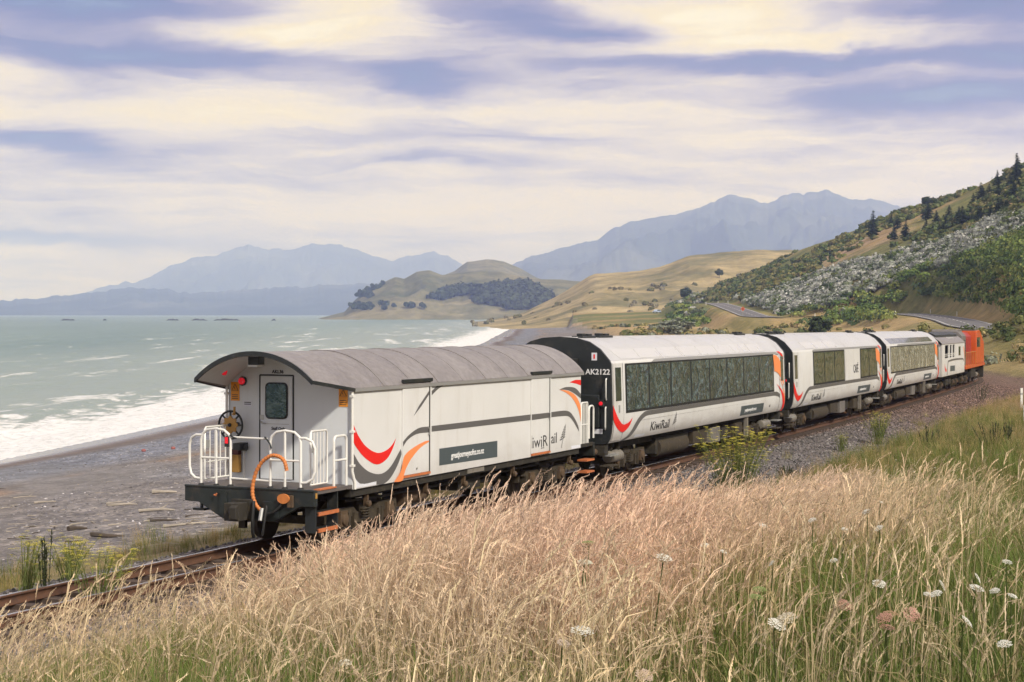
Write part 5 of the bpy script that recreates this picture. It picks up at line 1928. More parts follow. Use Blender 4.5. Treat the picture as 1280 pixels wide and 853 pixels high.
def tuft_field(seed):
    """wide clump for the farther field"""
    rg = np.random.default_rng(seed)
    lb = LB()
    for k in range(36):
        b = rg.normal(0, .22, 2)
        g = rg.random()
        c0 = np.array((.14, .15, .045)) * (1 - g) + np.array((.38, .28, .14)) * g
        c1 = np.array((.25, .25, .08)) * (1 - g) + np.array((.58, .43, .26)) * g
        blade(lb, rg, (b[0], b[1], -.03), rg.uniform(.3, .7), rg.uniform(.05, .5), rg.normal(.2, 1.0), c0, c1, rg.uniform(.008, .015))
    for k in range(12):
        b = rg.normal(0, .2, 2)
        stalk(lb, rg, (b[0], b[1], -.02), rg.uniform(.5, .85), rg.uniform(.05, .35), rg.normal(.2, .8), True, dry=(.44, .31, .17), head=(.60, .42, .28), w=.008, hl=.2)
    return lb.mesh('field_tuft', M_GRASS)


def scatter(name, pts, rotz, scl, idx, tint, sources, label, tilt=None):
    """one 'stuff' object: instances of small source meshes on points (geometry nodes)"""
    N = len(pts)
    me = bpy.data.meshes.new(name)
    me.vertices.add(N)
    me.vertices.foreach_set('co', np.asarray(pts, np.float32).ravel())
    def fa(nm, tp, arr, key):
        a = me.attributes.new(nm, tp, 'POINT')
        a.data.foreach_set(key, np.ascontiguousarray(arr).ravel())
    rot = np.zeros((N, 3), np.float32)
    rot[:, 2] = rotz
    if tilt is not None: rot[:, :2] = tilt
    fa('rot', 'FLOAT_VECTOR', rot, 'vector')
    s3 = np.asarray(scl, np.float32)
    if s3.ndim == 1: s3 = np.repeat(s3[:, None], 3, 1)
    fa('scl', 'FLOAT_VECTOR', s3, 'vector')
    fa('idx', 'INT', np.asarray(idx, np.int32), 'value')
    tn = np.ones((N, 4), np.float32)
    tn[:, :3] = tint
    fa('tint', 'FLOAT_COLOR', tn, 'color')
    ob = link(name, me)
    cl = bpy.data.collections.new(name + '_kinds')
    for i, sm in enumerate(sources):
        cl.objects.link(bpy.data.objects.new('%s_kind_%02d' % (name, i), sm))
    ng = bpy.data.node_groups.new(name + '_nodes', 'GeometryNodeTree')
    ng.interface.new_socket('Geometry', in_out='INPUT', socket_type='NodeSocketGeometry')
    ng.interface.new_socket('Geometry', in_out='OUTPUT', socket_type='NodeSocketGeometry')
    gi, go = ng.nodes.new('NodeGroupInput'), ng.nodes.new('NodeGroupOutput')
    ci = ng.nodes.new('GeometryNodeCollectionInfo')
    ci.inputs['Collection'].default_value = cl
    ci.inputs['Separate Children'].default_value = True
    ci.inputs['Reset Children'].default_value = True
    ip = ng.nodes.new('GeometryNodeInstanceOnPoints')
    ip.inputs['Pick Instance'].default_value = True
    def named(nm, tp):
        q = ng.nodes.new('GeometryNodeInputNamedAttribute')
        q.data_type = tp
        q.inputs['Name'].default_value = nm
        return q.outputs['Attribute']
    mp = ng.nodes.new('GeometryNodeMeshToPoints')
    ng.links.new(gi.outputs[0], mp.inputs['Mesh'])
    ng.links.new(mp.outputs[0], ip.inputs['Points'])
    ng.links.new(ci.outputs[0], ip.inputs['Instance'])
    ng.links.new(named('idx', 'INT'), ip.inputs['Instance Index'])
    e2r = ng.nodes.new('FunctionNodeEulerToRotation')
    ng.links.new(named('rot', 'FLOAT_VECTOR'), e2r.inputs[0])
    ng.links.new(e2r.outputs[0], ip.inputs['Rotation'])
    ng.links.new(named('scl', 'FLOAT_VECTOR'), ip.inputs['Scale'])
    ng.links.new(ip.outputs[0], go.inputs[0])
    md = ob.modifiers.new('scatter', 'NODES')
    md.node_group = ng
    return tag(ob, label, 'grass' if 'grass' in name else 'stones', kind='stuff')


def frustum_pts(n, r0, r1, seed, a0=-19.5, a1=19.5, power=2):
    """random points spread evenly per area (power 2) between two distances"""
    rg = np.random.default_rng(seed)
    r = (r0 ** power + (r1 ** power - r0 ** power) * rg.random(n)) ** (1 / power)
    a = np.radians(rg.uniform(a0, a1, n))
    return r * np.sin(a), r * np.cos(a)


def greenness(x, y):
    """0 dry .. 1 green, as the meadow is in the photo: green in the near right corner, patches elsewhere"""
    px, _ = to_px(x, y, 1.0 + 0 * x)
    gz_ = ground_z(x, y)
    _, py = to_px(x, y, gz_ + .45)
    g = sstep(.0, 1., (px - 770) / 450 * .85 + (py - 655) / 200 * .95 - .12)
    g = np.maximum(g, sstep(.0, 1., (py - 700) / 130) * .66)
    patch = fbm(x * .7, y * .7, 91, 4, .6)
    g = g * .85 + (patch - .5) * 1.1 + .14
    band = np.exp(-((py - 575) / 26) ** 2) * sstep(980, 1130, px) * .55
    return np.clip(g + band, 0, 1)


def build_grass():
    dry = [tuft_dry(100 + i) for i in range(8)]
    grn = [tuft_green(200 + i) for i in range(5)]
    fld = [tuft_field(300 + i) for i in range(4)]
    mxd = [tuft_mixed(250 + i) for i in range(5)]
    src = dry + grn + fld + mxd
    X, Y, K = [], [], []
    for n, r0, r1, sd, pw in ((6800, 3.4, 13, 1, 1.7), (10500, 13, 27, 2, 1.8), (13000, 27, 95, 3, 1.7)):
        x, y = frustum_pts(n, r0, r1, sd, -21, 21, pw)
        X.append(x); Y.append(y); K.append(np.full(n, sd))
    x, y, kk = np.concatenate(X), np.concatenate(Y), np.concatenate(K)
    z, p = ground_z(x, y, True)
    d, s = p['d'], p['s']
    edge = 4.75 + (fbm(x * .5, y * .5, 95, 3) - .5) * 1.6
    rg = np.random.default_rng(5)
    ok = (d > edge) & (d < 45)
    few = (d > 2.6) & (d <= edge) & (rg.random(len(x)) < np.where(s < 8, .16, .04))
    verge = (d < -3.1) & (d > -5.8 + (fbm(x * .4, y * .4, 97, 3) - .5) * 2) & (s > -25) & (s < 80) & (rg.random(len(x)) < .85)
    ok = ok | few | verge
    pad = np.exp(-((x - 33.5) ** 2 + ((y - 100) / 2.2) ** 2) / 8.0) > .35
    ok &= ~pad
    x, y, z, d, s, kk = (q[ok] for q in (x, y, z, d, s, kk))
    vg = d < 0
    g = greenness(x, y)
    g = np.where(vg, .25, g)
    pick = rg.random(len(x))
    far = kk == 3
    idx = np.where(pick < sstep(.28, .74, g) * .96, 8 + rg.integers(0, 5, len(x)), np.where(pick < sstep(.0, .42, g) * .97, 17 + rg.integers(0, 5, len(x)), rg.integers(0, 8, len(x))))
    idx = np.where(far, np.where(pick < g * .5, 8 + rg.integers(0, 5, len(x)), 13 + rg.integers(0, 4, len(x))), idx)
    scl = rg.uniform(.70, 1.06, len(x))
    scl = np.where((idx >= 8) & (idx < 13), scl * rg.uniform(.95, 1.4, len(x)), scl)
    scl = np.where((idx >= 13) & (idx < 17), scl * rg.uniform(.40, .72, len(x)), scl)
    scl = np.where((idx >= 8) & (idx < 13) & far, scl * 1.5, scl)
    scl = np.where(d < 6.3, scl * rg.uniform(.6, 1.05, len(x)), scl)
    scl = np.where(vg, scl * .8, scl)
    # hue of the patch: pink straw, golden straw, olive
    h1 = fbm(x * .30, y * .30, 93, 3)
    tint = np.ones((len(x), 3))
    tint = lerp3(tint, (1.06, .95, .95), sstep(.42, .62, h1))
    tint = lerp3(tint, (.86, .92, .72), sstep(.30, .0, h1 - .12) * .8)
    tint = lerp3(tint, (.80, .95, .62), g * .5)
    fold = sstep(32, 50, np.hypot(x, y))
    tint = lerp3(tint, (.84, .98, .66), fold * .6 * sstep(.35, .6, fbm(x * .12, y * .12, 99, 3)))
    tint = lerp3(tint, (.95, .95, .60), vg * .6)
    rot = rg.normal(0, .5, len(x))
    rot = np.where(idx >= 8, rg.uniform(0, 6.28, len(x)), rot)
    lean = np.stack([rg.normal(0, .07, len(x)), rg.normal(.05, .07, len(x))], 1)
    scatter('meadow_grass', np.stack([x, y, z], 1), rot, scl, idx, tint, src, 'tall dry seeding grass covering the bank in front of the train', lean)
build_grass()


def build_stones():
    src = []
    for i in range(5):
        rg = np.random.default_rng(400 + i)
        import bmesh
        bm = bmesh.new()
        bmesh.ops.create_icosphere(bm, subdivisions=1, radius=1)
        for v in bm.verts: v.co *= rg.uniform(.65, 1.2)
        V = np.array([v.co[:] for v in bm.verts]) * np.array([1, .8, .6])
        Fc = np.array([[v.index for v in f.verts] for f in bm.faces])
        bm.free()
        src.append(mesh_np('stone', V, Fc, M_STONE, np.tile((.20, .185, .18), (len(V), 1))))
    rg = np.random.default_rng(17)
    n = 30000
    s = rg.uniform(-22, 95, n)
    d = np.where(rg.random(n) < .22, rg.uniform(-3.2, -.7, n), rg.uniform(-.45, 5.0, n))
    P = np.array([trk(a, b) for a, b in zip(s, d)])
    z = ground_z(P[:, 0], P[:, 1])
    P[:, 2] = z + .01
    sc_ = rg.uniform(.022, .055, n) * np.interp(s, [-20, 90], [.9, 1.5])
    tint = np.ones((n, 3)) * rg.choice([.45, .7, .9, 1.1, 1.7], n, p=[.2, .3, .28, .17, .05])[:, None]
    tint = lerp3(tint, tint * np.array([1.12, .82, .70]), np.clip(sstep(30, 65, s) + (np.abs(d) < 1.2) * .5, 0, 1))
    scatter('ballast_stones', P, rg.uniform(0, 6.28, n), sc_, rg.integers(0, 5, n), tint, src, 'loose grey ballast stones beside the rails', rg.normal(0, .5, (n, 2)))
    # beach cobbles
    n = 9000
    x, y = frustum_pts(n, 34, 120, 23, -19.5, 2)
    z, p = ground_z(x, y, True)
    ok = (p['d'] < -6) & (p['e'] > 6) & (fbm(x * .09, y * .045, 61, 3) + rg.normal(0, .06, n) > .46)
    x, y, z = x[ok], y[ok], z[ok]
    n = len(x)
    tint = np.array([1.0, 1.02, 1.06]) * rg.choice([.75, 1.0, 1.3, 1.7, 2.3], n, p=[.2, .3, .3, .14, .06])[:, None]
    scatter('beach_stones', np.stack([x, y, z], 1), rg.uniform(0, 6.28, n), rg.uniform(.025, .065, n), rg.integers(0, 5, n), tint, src, 'blue grey cobbles strewn over the beach', rg.normal(0, .3, (n, 2)))
build_stones()


# ------------------------------------------------------------------ shrubs and trees made of leaf-sized faces
def leaf_cloud(cen, rad, n, size, colr, rg, flat=.75, jit=.25, shell=(.70, 1.05), down=-.25):
    """n leaf quads over lumpy blobs; cen (N,3), rad (N,), colr (N,3) -> V, F, C"""
    N = len(cen)
    u = rg.normal(0, 1, (N, n, 3))
    u /= np.linalg.norm(u, axis=2, keepdims=True)
    u[:, :, 2] = np.where(u[:, :, 2] < down, -u[:, :, 2] * .6, u[:, :, 2])
    ph = rg.uniform(0, 6.28, (N, 1))
    lump = 1 + .22 * np.sin(3 * np.arctan2(u[:, :, 1], u[:, :, 0]) + ph) * (1 - np.abs(u[:, :, 2])) + .16 * np.sin(5 * u[:, :, 2] + 2 * ph) + .12 * np.sin(7 * u[:, :, 0] + ph)
    rr = rg.uniform(shell[0], shell[1], (N, n)) * lump
    P = cen[:, None, :] + u * (rr * rad[:, None])[:, :, None] * np.array([1, 1, flat])
    nrm = u + rg.normal(0, .30, (N, n, 3))
    nrm /= np.linalg.norm(nrm, axis=2, keepdims=True)
    a = np.cross(nrm, rg.normal(0, 1, (N, n, 3)))
    a /= np.linalg.norm(a, axis=2, keepdims=True)
    b = np.cross(nrm, a)
    sz = (size if np.ndim(size) else np.full(N, size))[:, None, None] * rg.uniform(.6, 1.3, (N, n, 1))
    V = np.stack([P - a * sz - b * sz * .7, P + a * sz - b * sz * .7, P + a * sz + b * sz * .7, P - a * sz + b * sz * .7], 2).reshape(-1, 3)
    F4 = np.arange(N * n * 4).reshape(-1, 4)
    C = colr[:, None, :] * rg.uniform(1 - jit, 1 + jit, (N, n, 1))
    return V, F4, np.repeat(C.reshape(-1, 3), 4, 0)


def build_scrub():
    rg = np.random.default_rng(77)
    cen, rad, colr, siz = [], [], [], []
    # hillside, by azimuth and height on the slope
    n = 9000
    px = rg.uniform(835, 1330, n)
    t = rg.uniform(.0, 1.02, n)
    azd = np.degrees(np.arctan((px - 640) / F_PX))
    fr = np.interp(azd, _ft_az, _ft_r)
    rr = np.interp(azd, _hz_az, _hz_r)
    R = fr + (rr - fr) * t
    x, y = R * np.sin(np.radians(azd)), R * np.cos(np.radians(azd))
    z, p = ground_z(x, y, True)
    qx, qy = to_px(x, y, z)
    # bands of the hillside
    wlo = np.interp(qx, [830, 900, 960, 1050, 1150, 1280, 1330], [380, 386, 391, 384, 344, 300, 285])
    whi = np.interp(qx, [830, 900, 960, 1050, 1150, 1280, 1330], [378, 376, 366, 334, 307, 264, 250])
    nz = (fbm(x * .03, y * .03, 101, 4) - .5) * 52
    white = (qy > whi + nz * .6) & (qy < wlo + nz)
    lower = (qy >= wlo + nz)
    cutb = (np.abs(qx - 1205) < 70) & (np.abs(qy - 385 - (qx - 1205) * .05) < 8)
    upper = ~white & ~lower
    gap = fbm(x * .02, y * .02, 71, 4)
    rocky = np.exp(-(((qx - 1070) / 50) ** 2 + ((qy - 312 + (qx - 1070) * .45) / 12) ** 2)) > .45
    keep = np.where(white, rg.random(n) < .85, np.where(lower, rg.random(n) < np.where(qx > 1030, .98, .70), (rg.random(n) < .42) & (gap < .56)))
    keep &= ~(cutb & (rg.random(n) < .5)) & ~(rocky & (rg.random(n) < .7)) & (p['rd'] > 8)
    keep &= ~((qy > 388) & (qx < 1150) & (rg.random(n) < .6))
    far_ = np.clip(R / 500, .7, 1.5)
    rd = rg.uniform(1.1, 2.3, n) * np.where(lower & (qx > 1030), 1.25, 1.0) * np.where(upper, .8, 1)
    c = np.tile(np.array((.060, .085, .026)), (n, 1))
    gcol = np.array([(.050, .078, .020), (.085, .115, .028), (.115, .130, .035), (.040, .062, .022)])[rg.integers(0, 4, n)]
    c = np.where(lower[:, None], gcol * 2.0, c)
    wcol = np.array([(.34, .35, .31), (.44, .44, .40), (.27, .29, .24), (.15, .18, .10)])[rg.integers(0, 4, n)]
    c = np.where((white & (rg.random(n) < .86))[:, None], wcol, c)
    ucol = np.array([(.10, .135, .045), (.155, .175, .055), (.22, .20, .08), (.075, .100, .040)])[rg.integers(0, 4, n)]
    c = np.where(upper[:, None], ucol, c)
    c = np.where((white & (c[:, 0] < .1))[:, None], gcol * 1.4, c)
    for arr, q in ((cen, np.stack([x, y, z + rd * .25], 1)), (rad, rd), (colr, c), (siz, np.full(n, .33) * far_)): arr.append(q[keep])
    # dunes, field and cutting beyond the train
    n = 3600
    px = rg.uniform(730, 1330, n)
    D = rg.uniform(125, 620, n)
    x, y = (px - 640) / F_PX * D, D
    z, p = ground_z(x, y, True)
    nn = fbm(x * .06, y * .03, 103, 3)
    keep = (p['d'] > 5.5) | ((p['d'] < -6) & (p['dune'] > .7))
    keep &= (p['rd'] > 7) & (p['th'] < .05) & (nn > .47) & (rg.random(n) < .62)
    keep &= ~((px > 1030) & (px < 1180) & (rg.random(n) < .85))
    rd = rg.uniform(.25, 1.0, n) ** 1.3 * 1.25
    dcol = np.array([(.10, .125, .042), (.19, .185, .065), (.30, .24, .11), (.075, .095, .034), (.22, .235, .17), (.36, .28, .14), (.25, .225, .09)])[rg.integers(0, 7, n)]
    for arr, q in ((cen, np.stack([x, y, z + rd * .2], 1)), (rad, rd), (colr, dcol), (siz, np.clip(D / 420, .32, 1) * .32)): arr.append(q[keep])
    # the bank beyond the locomotive
    n = 420
    x, y = rg.normal(60, 13, n), rg.normal(165, 24, n)
    z, p = ground_z(x, y, True)
    keep = (p['d'] > 5) & (p['rd'] > 7) & (fbm(x * .09, y * .05, 113, 3) > .42)
    rd = rg.uniform(.35, 1.15, n)
    dcol = np.array([(.075, .100, .034), (.15, .16, .055), (.22, .20, .08), (.055, .075, .028)])[rg.integers(0, 4, n)]
    for arr, q in ((cen, np.stack([x, y, z + rd * .2], 1)), (rad, rd), (colr, dcol), (siz, np.full(n, .13))): arr.append(q[keep])
    # far pastures: dark scrub in the folds of the tan hill
    A, DD, Z = TH_
    fx, fy, fz = (A * DD).ravel(), DD.ravel(), Z.ravel()
    sel = np.where((fbm(fx * .010, fy * .006, 107, 3) > .66) & (fy < 1380))[0]
    sel = rg.choice(sel, min(130, len(sel)), False)
    q = np.stack([fx[sel], fy[sel], fz[sel] + .6], 1) + np.c_[rg.uniform(-6, 6, (len(sel), 2)), np.zeros(len(sel))]
    cen.append(q); rad.append(rg.uniform(.8, 1.9, len(sel)))
    colr.append(np.array([(.16, .16, .07), (.28, .26, .18), (.22, .19, .09)])[rg.integers(0, 3, len(sel))]); siz.append(np.full(len(sel), .9))
    cen, rad, colr, siz = (np.concatenate(q) for q in (cen, rad, colr, siz))
    V, F4, C = leaf_cloud(cen, rad, 80, siz, colr, rg, .72, .34)
    o = link('hillside_scrub', mesh_np('hillside_scrub', V, F4, M_SCRUB, C))
    tag(o, 'dense scrub and white flowering bushes covering the hillside', 'scrub', kind='stuff')
    print('SCRUB', len(cen), len(F4))
build_scrub()


def conifer_meshes(seed, H=10., R=2.8, colr=(.028, .045, .022)):
    rg = np.random.default_rng(seed)
    tr = MB()
    tr.tube([(0, 0, -.4), (.03, 0, H * .35), (0, .03, H * .7), (0, 0, H * .98)], .2, 7, [.035 * H * .6, .022 * H * .6, .012 * H * .6, .02])
    V, C = [], []
    lev = 17
    for i in range(lev):
        t = i / (lev - 1)
        z = H * (.12 + .86 * t)
        r = R * (1 - t) ** .85 * rg.uniform(.8, 1.15) + .12
        for k in range(int(11 - 6 * t)):
            a = rg.uniform(0, 6.28)
            rr = r * rg.uniform(.6, 1.1)
            d = np.array([math.cos(a), math.sin(a), 0])
            for m in range(4):
                u = (m + rg.random()) / 4
                c = np.array([0, 0, z - .30 * rr * u]) + d * rr * u
                q = rg.normal(0, 1, 3); q /= np.linalg.norm(q)
                sz = .085 * H * (1.15 - .6 * t) * rg.uniform(.6, 1.1)
                s1 = np.cross(q, d + .3); s1 /= np.linalg.norm(s1)
                e1 = d * sz + np.array([0, 0, -.25 * sz])
                V += [c - e1 * .6 - s1 * sz * .45, c + e1 - s1 * sz * .25, c + e1 + s1 * sz * .25, c - e1 * .6 + s1 * sz * .45]
                C += [np.array(colr) * rg.uniform(.6, 1.5)] * 4
    return tr.mesh('trunk', paint('bark', (.07, .05, .035), .9, var=.3, scale=3), 40), mesh_np('crown', np.array(V), np.arange(len(V)).reshape(-1, 4), M_SCRUB, np.array(C))


def broad_meshes(seed, H=6., R=2.6, colr=(.05, .075, .025), n=26, leaves=60, leaf=.28, low=.15):
    rg = np.random.default_rng(seed)
    tr = MB()
    tr.tube([(0, 0, -.3), (.05, .02, H * .3), (-.03, .05, H * .62)], .15, 7, [.05 * H * .6, .035 * H * .6, .012 * H])
    for k in range(5):
        a = k * 1.257 + rg.uniform(-.3, .3)
        tr.tube([(0, 0, H * .28), (math.cos(a) * R * .35, math.sin(a) * R * .35, H * .5), (math.cos(a) * R * .65, math.sin(a) * R * .65, H * .68)], .06, 5, [.03 * H * .6, .02 * H * .6, .008 * H])
    cen = rg.normal(0, 1, (n, 3))
    cen /= np.linalg.norm(cen, axis=1, keepdims=True)
    cen = cen * (rg.random((n, 1)) ** .5) * np.array([R * .72, R * .72, H * .5 * (1 - low) * .75]) + np.array([0, 0, H * (low + (1 - low) * .5)])
    V, F4, C = leaf_cloud(cen, rg.uniform(.25, .42, n) * R, leaves, np.full(n, leaf), np.tile(np.array(colr), (n, 1)) * rg.uniform(.7, 1.35, (n, 1)), rg, .85, .3, (.5, 1.1), -.9)
    return tr.mesh('trunk', paint('bark', (.07, .05, .035), .9, var=.3, scale=3), 40), mesh_np('crown', V, F4, M_SCRUB, C)


def tree(name, ms, loc, sc_, label, cat='tree', group=None, rz=0.):
    t = empty(name, loc, (0, 0, rz), label, cat, group)
    t.scale = sc_ if isinstance(sc_, tuple) else (sc_, sc_, sc_)
    link('trunk', ms[0], t)
    link('crown', ms[1], t)
    return t


def on_hill(px, py):
    """ground point of the hillside seen at a pixel"""
    D = np.linspace(200, 1050, 3000)
    x, y = (px - 640) / F_PX * D, D
    z = ground_z(x, y)
    _, qy = to_px(x, y, z)
    hit = np.where(qy <= py)[0]
    i = hit[0] if len(hit) else int(np.argmin(qy))
    return np.array([x[i], y[i], z[i] - .2])


def build_trees():
    cm = [conifer_meshes(500 + i, 10, 2.6 + .3 * i) for i in range(4)]
    def H(px, py, hpx):
        P = on_hill(px, py)
        return P, hpx / F_PX * P[1] / 10
    P, k = H(1091, 296, 33)
    tree('conifer', cm[0], P, k, 'lone dark conifer standing on the bare shoulder of the hillside skyline')
    P, k = H(1270, 226, 35)
    tree('conifer', cm[1], P, k, 'tall dark conifer on the skyline at the right edge of the picture')
    P, k = H(1246, 232, 20)
    tree('conifer', cm[2], P, k, 'small dark conifer just left of the tall skyline conifer')
    bm = [broad_meshes(520, 6, 2.8, (.035, .055, .022), 24, 55, .32), broad_meshes(521, 6, 3.0, (.040, .058, .020), 30, 70, .26, .02), broad_meshes(522, 6, 3.0, (.052, .070, .030), 24, 55, .3)]
    P, k = H(1157, 259, 15)
    tree('broad_tree', bm[0], P, k * 10 / 6, 'small round tree alone on the hillside skyline')
    P, k = H(1166, 258, 12)
    tree('broad_tree', bm[2], P, k * 10 / 6, 'low bush beside the round tree on the hillside skyline')
    rg = np.random.default_rng(31)
    n = 0
    for _ in range(400):
        px, py = rg.uniform(1105, 1285), rg.uniform(228, 306)
        lo = np.interp(px, [1105, 1200, 1285], [302, 288, 262])
        hi = np.interp(px, [1105, 1200, 1285], [286, 256, 226])
        if hi < py < lo and n < 30:
            P, k = H(px, py, rg.uniform(15, 26))
            tree('pine_tree', cm[int(rg.integers(0, 4))], P, (k * 1.15, k * 1.15, k * .92), 'dark pine in the plantation high on the hillside', 'tree', 'dark pines on the hillside', rg.uniform(0, 6))
            n += 1
    # coastal trees
    P = on_hill(857, 376)
    tree('broad_tree', bm[0], P, 18 / F_PX * P[1] / 6, 'dark leafy tree alone at the foot of the tan hill')
    P = at(1022, 417, 300); P[2] = float(ground_z(np.array([P[0]]), np.array([P[1]]))[0]) - .2
    b = empty('round_bush', P, None, 'dark green round bush standing behind the cafe carriage roof', 'bush'); b.scale = (.85, .85, .66)
    link('trunk', bm[1][0], b); link('crown', bm[1][1], b)
    gm = broad_meshes(530, 6, 3.2, (.23, .25, .19), 26, 60, .22, .0)
    P = at(846, 412, 330); P[2] = float(ground_z(np.array([P[0]]), np.array([P[1]]))[0]) - .2
    b = empty('silver_bush', P, None, 'silvery grey bush on the dunes behind the panorama carriage', 'bush'); b.scale = (1.25, 1.25, .62)
    link('trunk', gm[0], b); link('crown', gm[1], b)
    for px, py, D, k, lb in ((925, 385, 560, .9, None), (815, 372, 900, 1.0, None), (895, 352, 900, .9, None)):
        pass
    A, DD, Z = TH_
    fx, fy, fz = (A * DD), DD, Z
    for px, py, lb in ((899, 347, 'small dark tree on the bare slope of the tan hill'),):
        qx, qy = to_px(fx, fy, fz)
        i = np.argmin((qx - px) ** 2 + (qy - py) ** 2 + (fy > 1400) * 1e6)
        tree('broad_tree', bm[2], np.array([fx.flat[i], fy.flat[i], fz.flat[i] - .3]), 1.15, lb)
    # woods on the headland
    rg = np.random.default_rng(41)
    A, DD, Z = HL
    fx, fy, fz = (A * DD).ravel(), DD.ravel(), Z.ravel()
    qx, qy = to_px(fx, fy, fz)
    top = np.interp(qx, [528, 545, 560, 600, 625, 655, 668, 685], [392, 374, 366, 362, 358, 357, 364, 372])
    w = np.where((qx > 530) & (qx < 685) & (qy > top) & (qy < 388) & (fbm(fx * .006, fy * .006, 111, 3) > .36) & (fy < 2600))[0]
    w = rg.choice(w, min(700, len(w)), False)
    w2 = np.where((np.abs(qx - 466 + (qy - 360) * .9) < 7) & (qy > 352) & (qy < 374) & (fy < 2600))[0]
    w2 = rg.choice(w2, min(26, len(w2)), False)
    w3 = np.where((qy > 383) & (qy < 389) & (qx > 440) & (qx < 530) & (fy < 2500))[0]
    w3 = rg.choice(w3, min(34, len(w3)), False)
    w = np.concatenate([w, w2, w3])
    cen = np.stack([fx[w] + rg.uniform(-8, 8, len(w)), fy[w] + rg.uniform(-6, 6, len(w)), fz[w] + 4], 1)
    V, F4, C = leaf_cloud(cen, np.where(np.arange(len(w)) < len(w) - 60, rg.uniform(4, 8, len(w)), rg.uniform(2, 3.6, len(w))), 40, np.full(len(w), 2.2), np.tile(np.array((.045, .060, .035)), (len(w), 1)) * rg.uniform(.7, 1.4, (len(w), 1)), rg, 1.1, .3)
    tag(link('far_wood', mesh_np('far_wood', V, F4, M_SCRUB, C)), 'dark wood on the lower slopes of the headland', 'wood', kind='stuff')
build_trees()


# ------------------------------------------------------------------ meadow and trackside plants
def umbel(lb, rg, c, r, colr, under, n=46, dome=.25, axis=None):
    """flat flower head of many small florets on short rays"""
    c = np.asarray(c, float)
    ax = np.array([0, 0, 1.]) if axis is None else np.asarray(axis, float) / np.linalg.norm(axis)
    e1 = np.cross(ax, [.2, .9, .1]); e1 /= np.linalg.norm(e1)
    e2 = np.cross(ax, e1)
    st = c - ax * r * .8
    for k in range(n):
        q = math.sqrt((k + .5) / n)
        a = k * 2.39996
        p = c + (e1 * math.cos(a) + e2 * math.sin(a)) * r * q + ax * (dome * r * (1 - q * q) + rg.uniform(-.04, .04) * r)
        s = r * .135 * rg.uniform(.8, 1.3)
        nn = 5
        t0 = rg.uniform(0, 6)
        ring = [p + (e1 * math.cos(t0 + 2 * math.pi * i / nn) + e2 * math.sin(t0 + 2 * math.pi * i / nn)) * s for i in range(nn)]
        cc = tuple(np.array(colr) * rg.uniform(.85, 1.1))
        for i in range(nn): lb.tri(p + ax * s * .5, ring[i], ring[(i + 1) % nn], cc)
        if k % 3 == 0:
            lb.strip([st, p - ax * s * .2], [r * .02, r * .02], e1, [under, under])


M_FLOWER = m_leaf('flower_heads', .8, .08, False, .3)


def wild_carrot(loc, h, r, label, colr=(.80, .78, .70), axis=(0, 0, 1), dome=.25, group='wild carrot flowers in the meadow', seed=0, cup=0.):
    rg = np.random.default_rng(seed)
    o = empty('wild_carrot', loc, None, label, 'wildflower', group)
    lb = LB()
    ax = np.array(axis, float); ax /= np.linalg.norm(ax)
    top = np.array([rg.uniform(-.04, .08), rg.uniform(-.03, .03), h])
    st = top - ax * r * .8
    pts = [np.array([0, 0, -.05]), np.array([.01, 0, h * .35]), st * .72 + np.array([0, 0, .02]), st]
    for sd in ((1, 0, 0), (0, 1, 0)): lb.strip(pts, [.008, .007, .006, .005], sd, [(.10, .13, .04)] * 4)
    b = np.array([.01, 0, h * .4])
    for k in range(4):
        a = rg.uniform(0, 6.28)
        blade(lb, rg, b * (.5 + .4 * k / 4), .16, rg.uniform(.5, .9), a, (.09, .13, .035), (.12, .16, .05), .02)
    link('stem', lb.mesh('stem', M_PLANT), o)
    hd = LB()
    umbel(hd, rg, top, r, colr, (.13, .17, .06), 52, dome - cup, ax)
    link('flower_head', hd.mesh('flower_head', M_FLOWER), o)
    return o


def meadow_at(px, py, h):
    """foot of a plant of height h whose head shows at a pixel"""
    D = np.linspace(4, 70, 4000)
    x, y = (px - 640) / F_PX * D, D
    z = ground_z(x, y) + h
    _, qy = to_px(x, y, z)
    i = np.where(qy <= py)[0]
    i = i[0] if len(i) else len(D) - 1
    return np.array([x[i], y[i], z[i] - h])


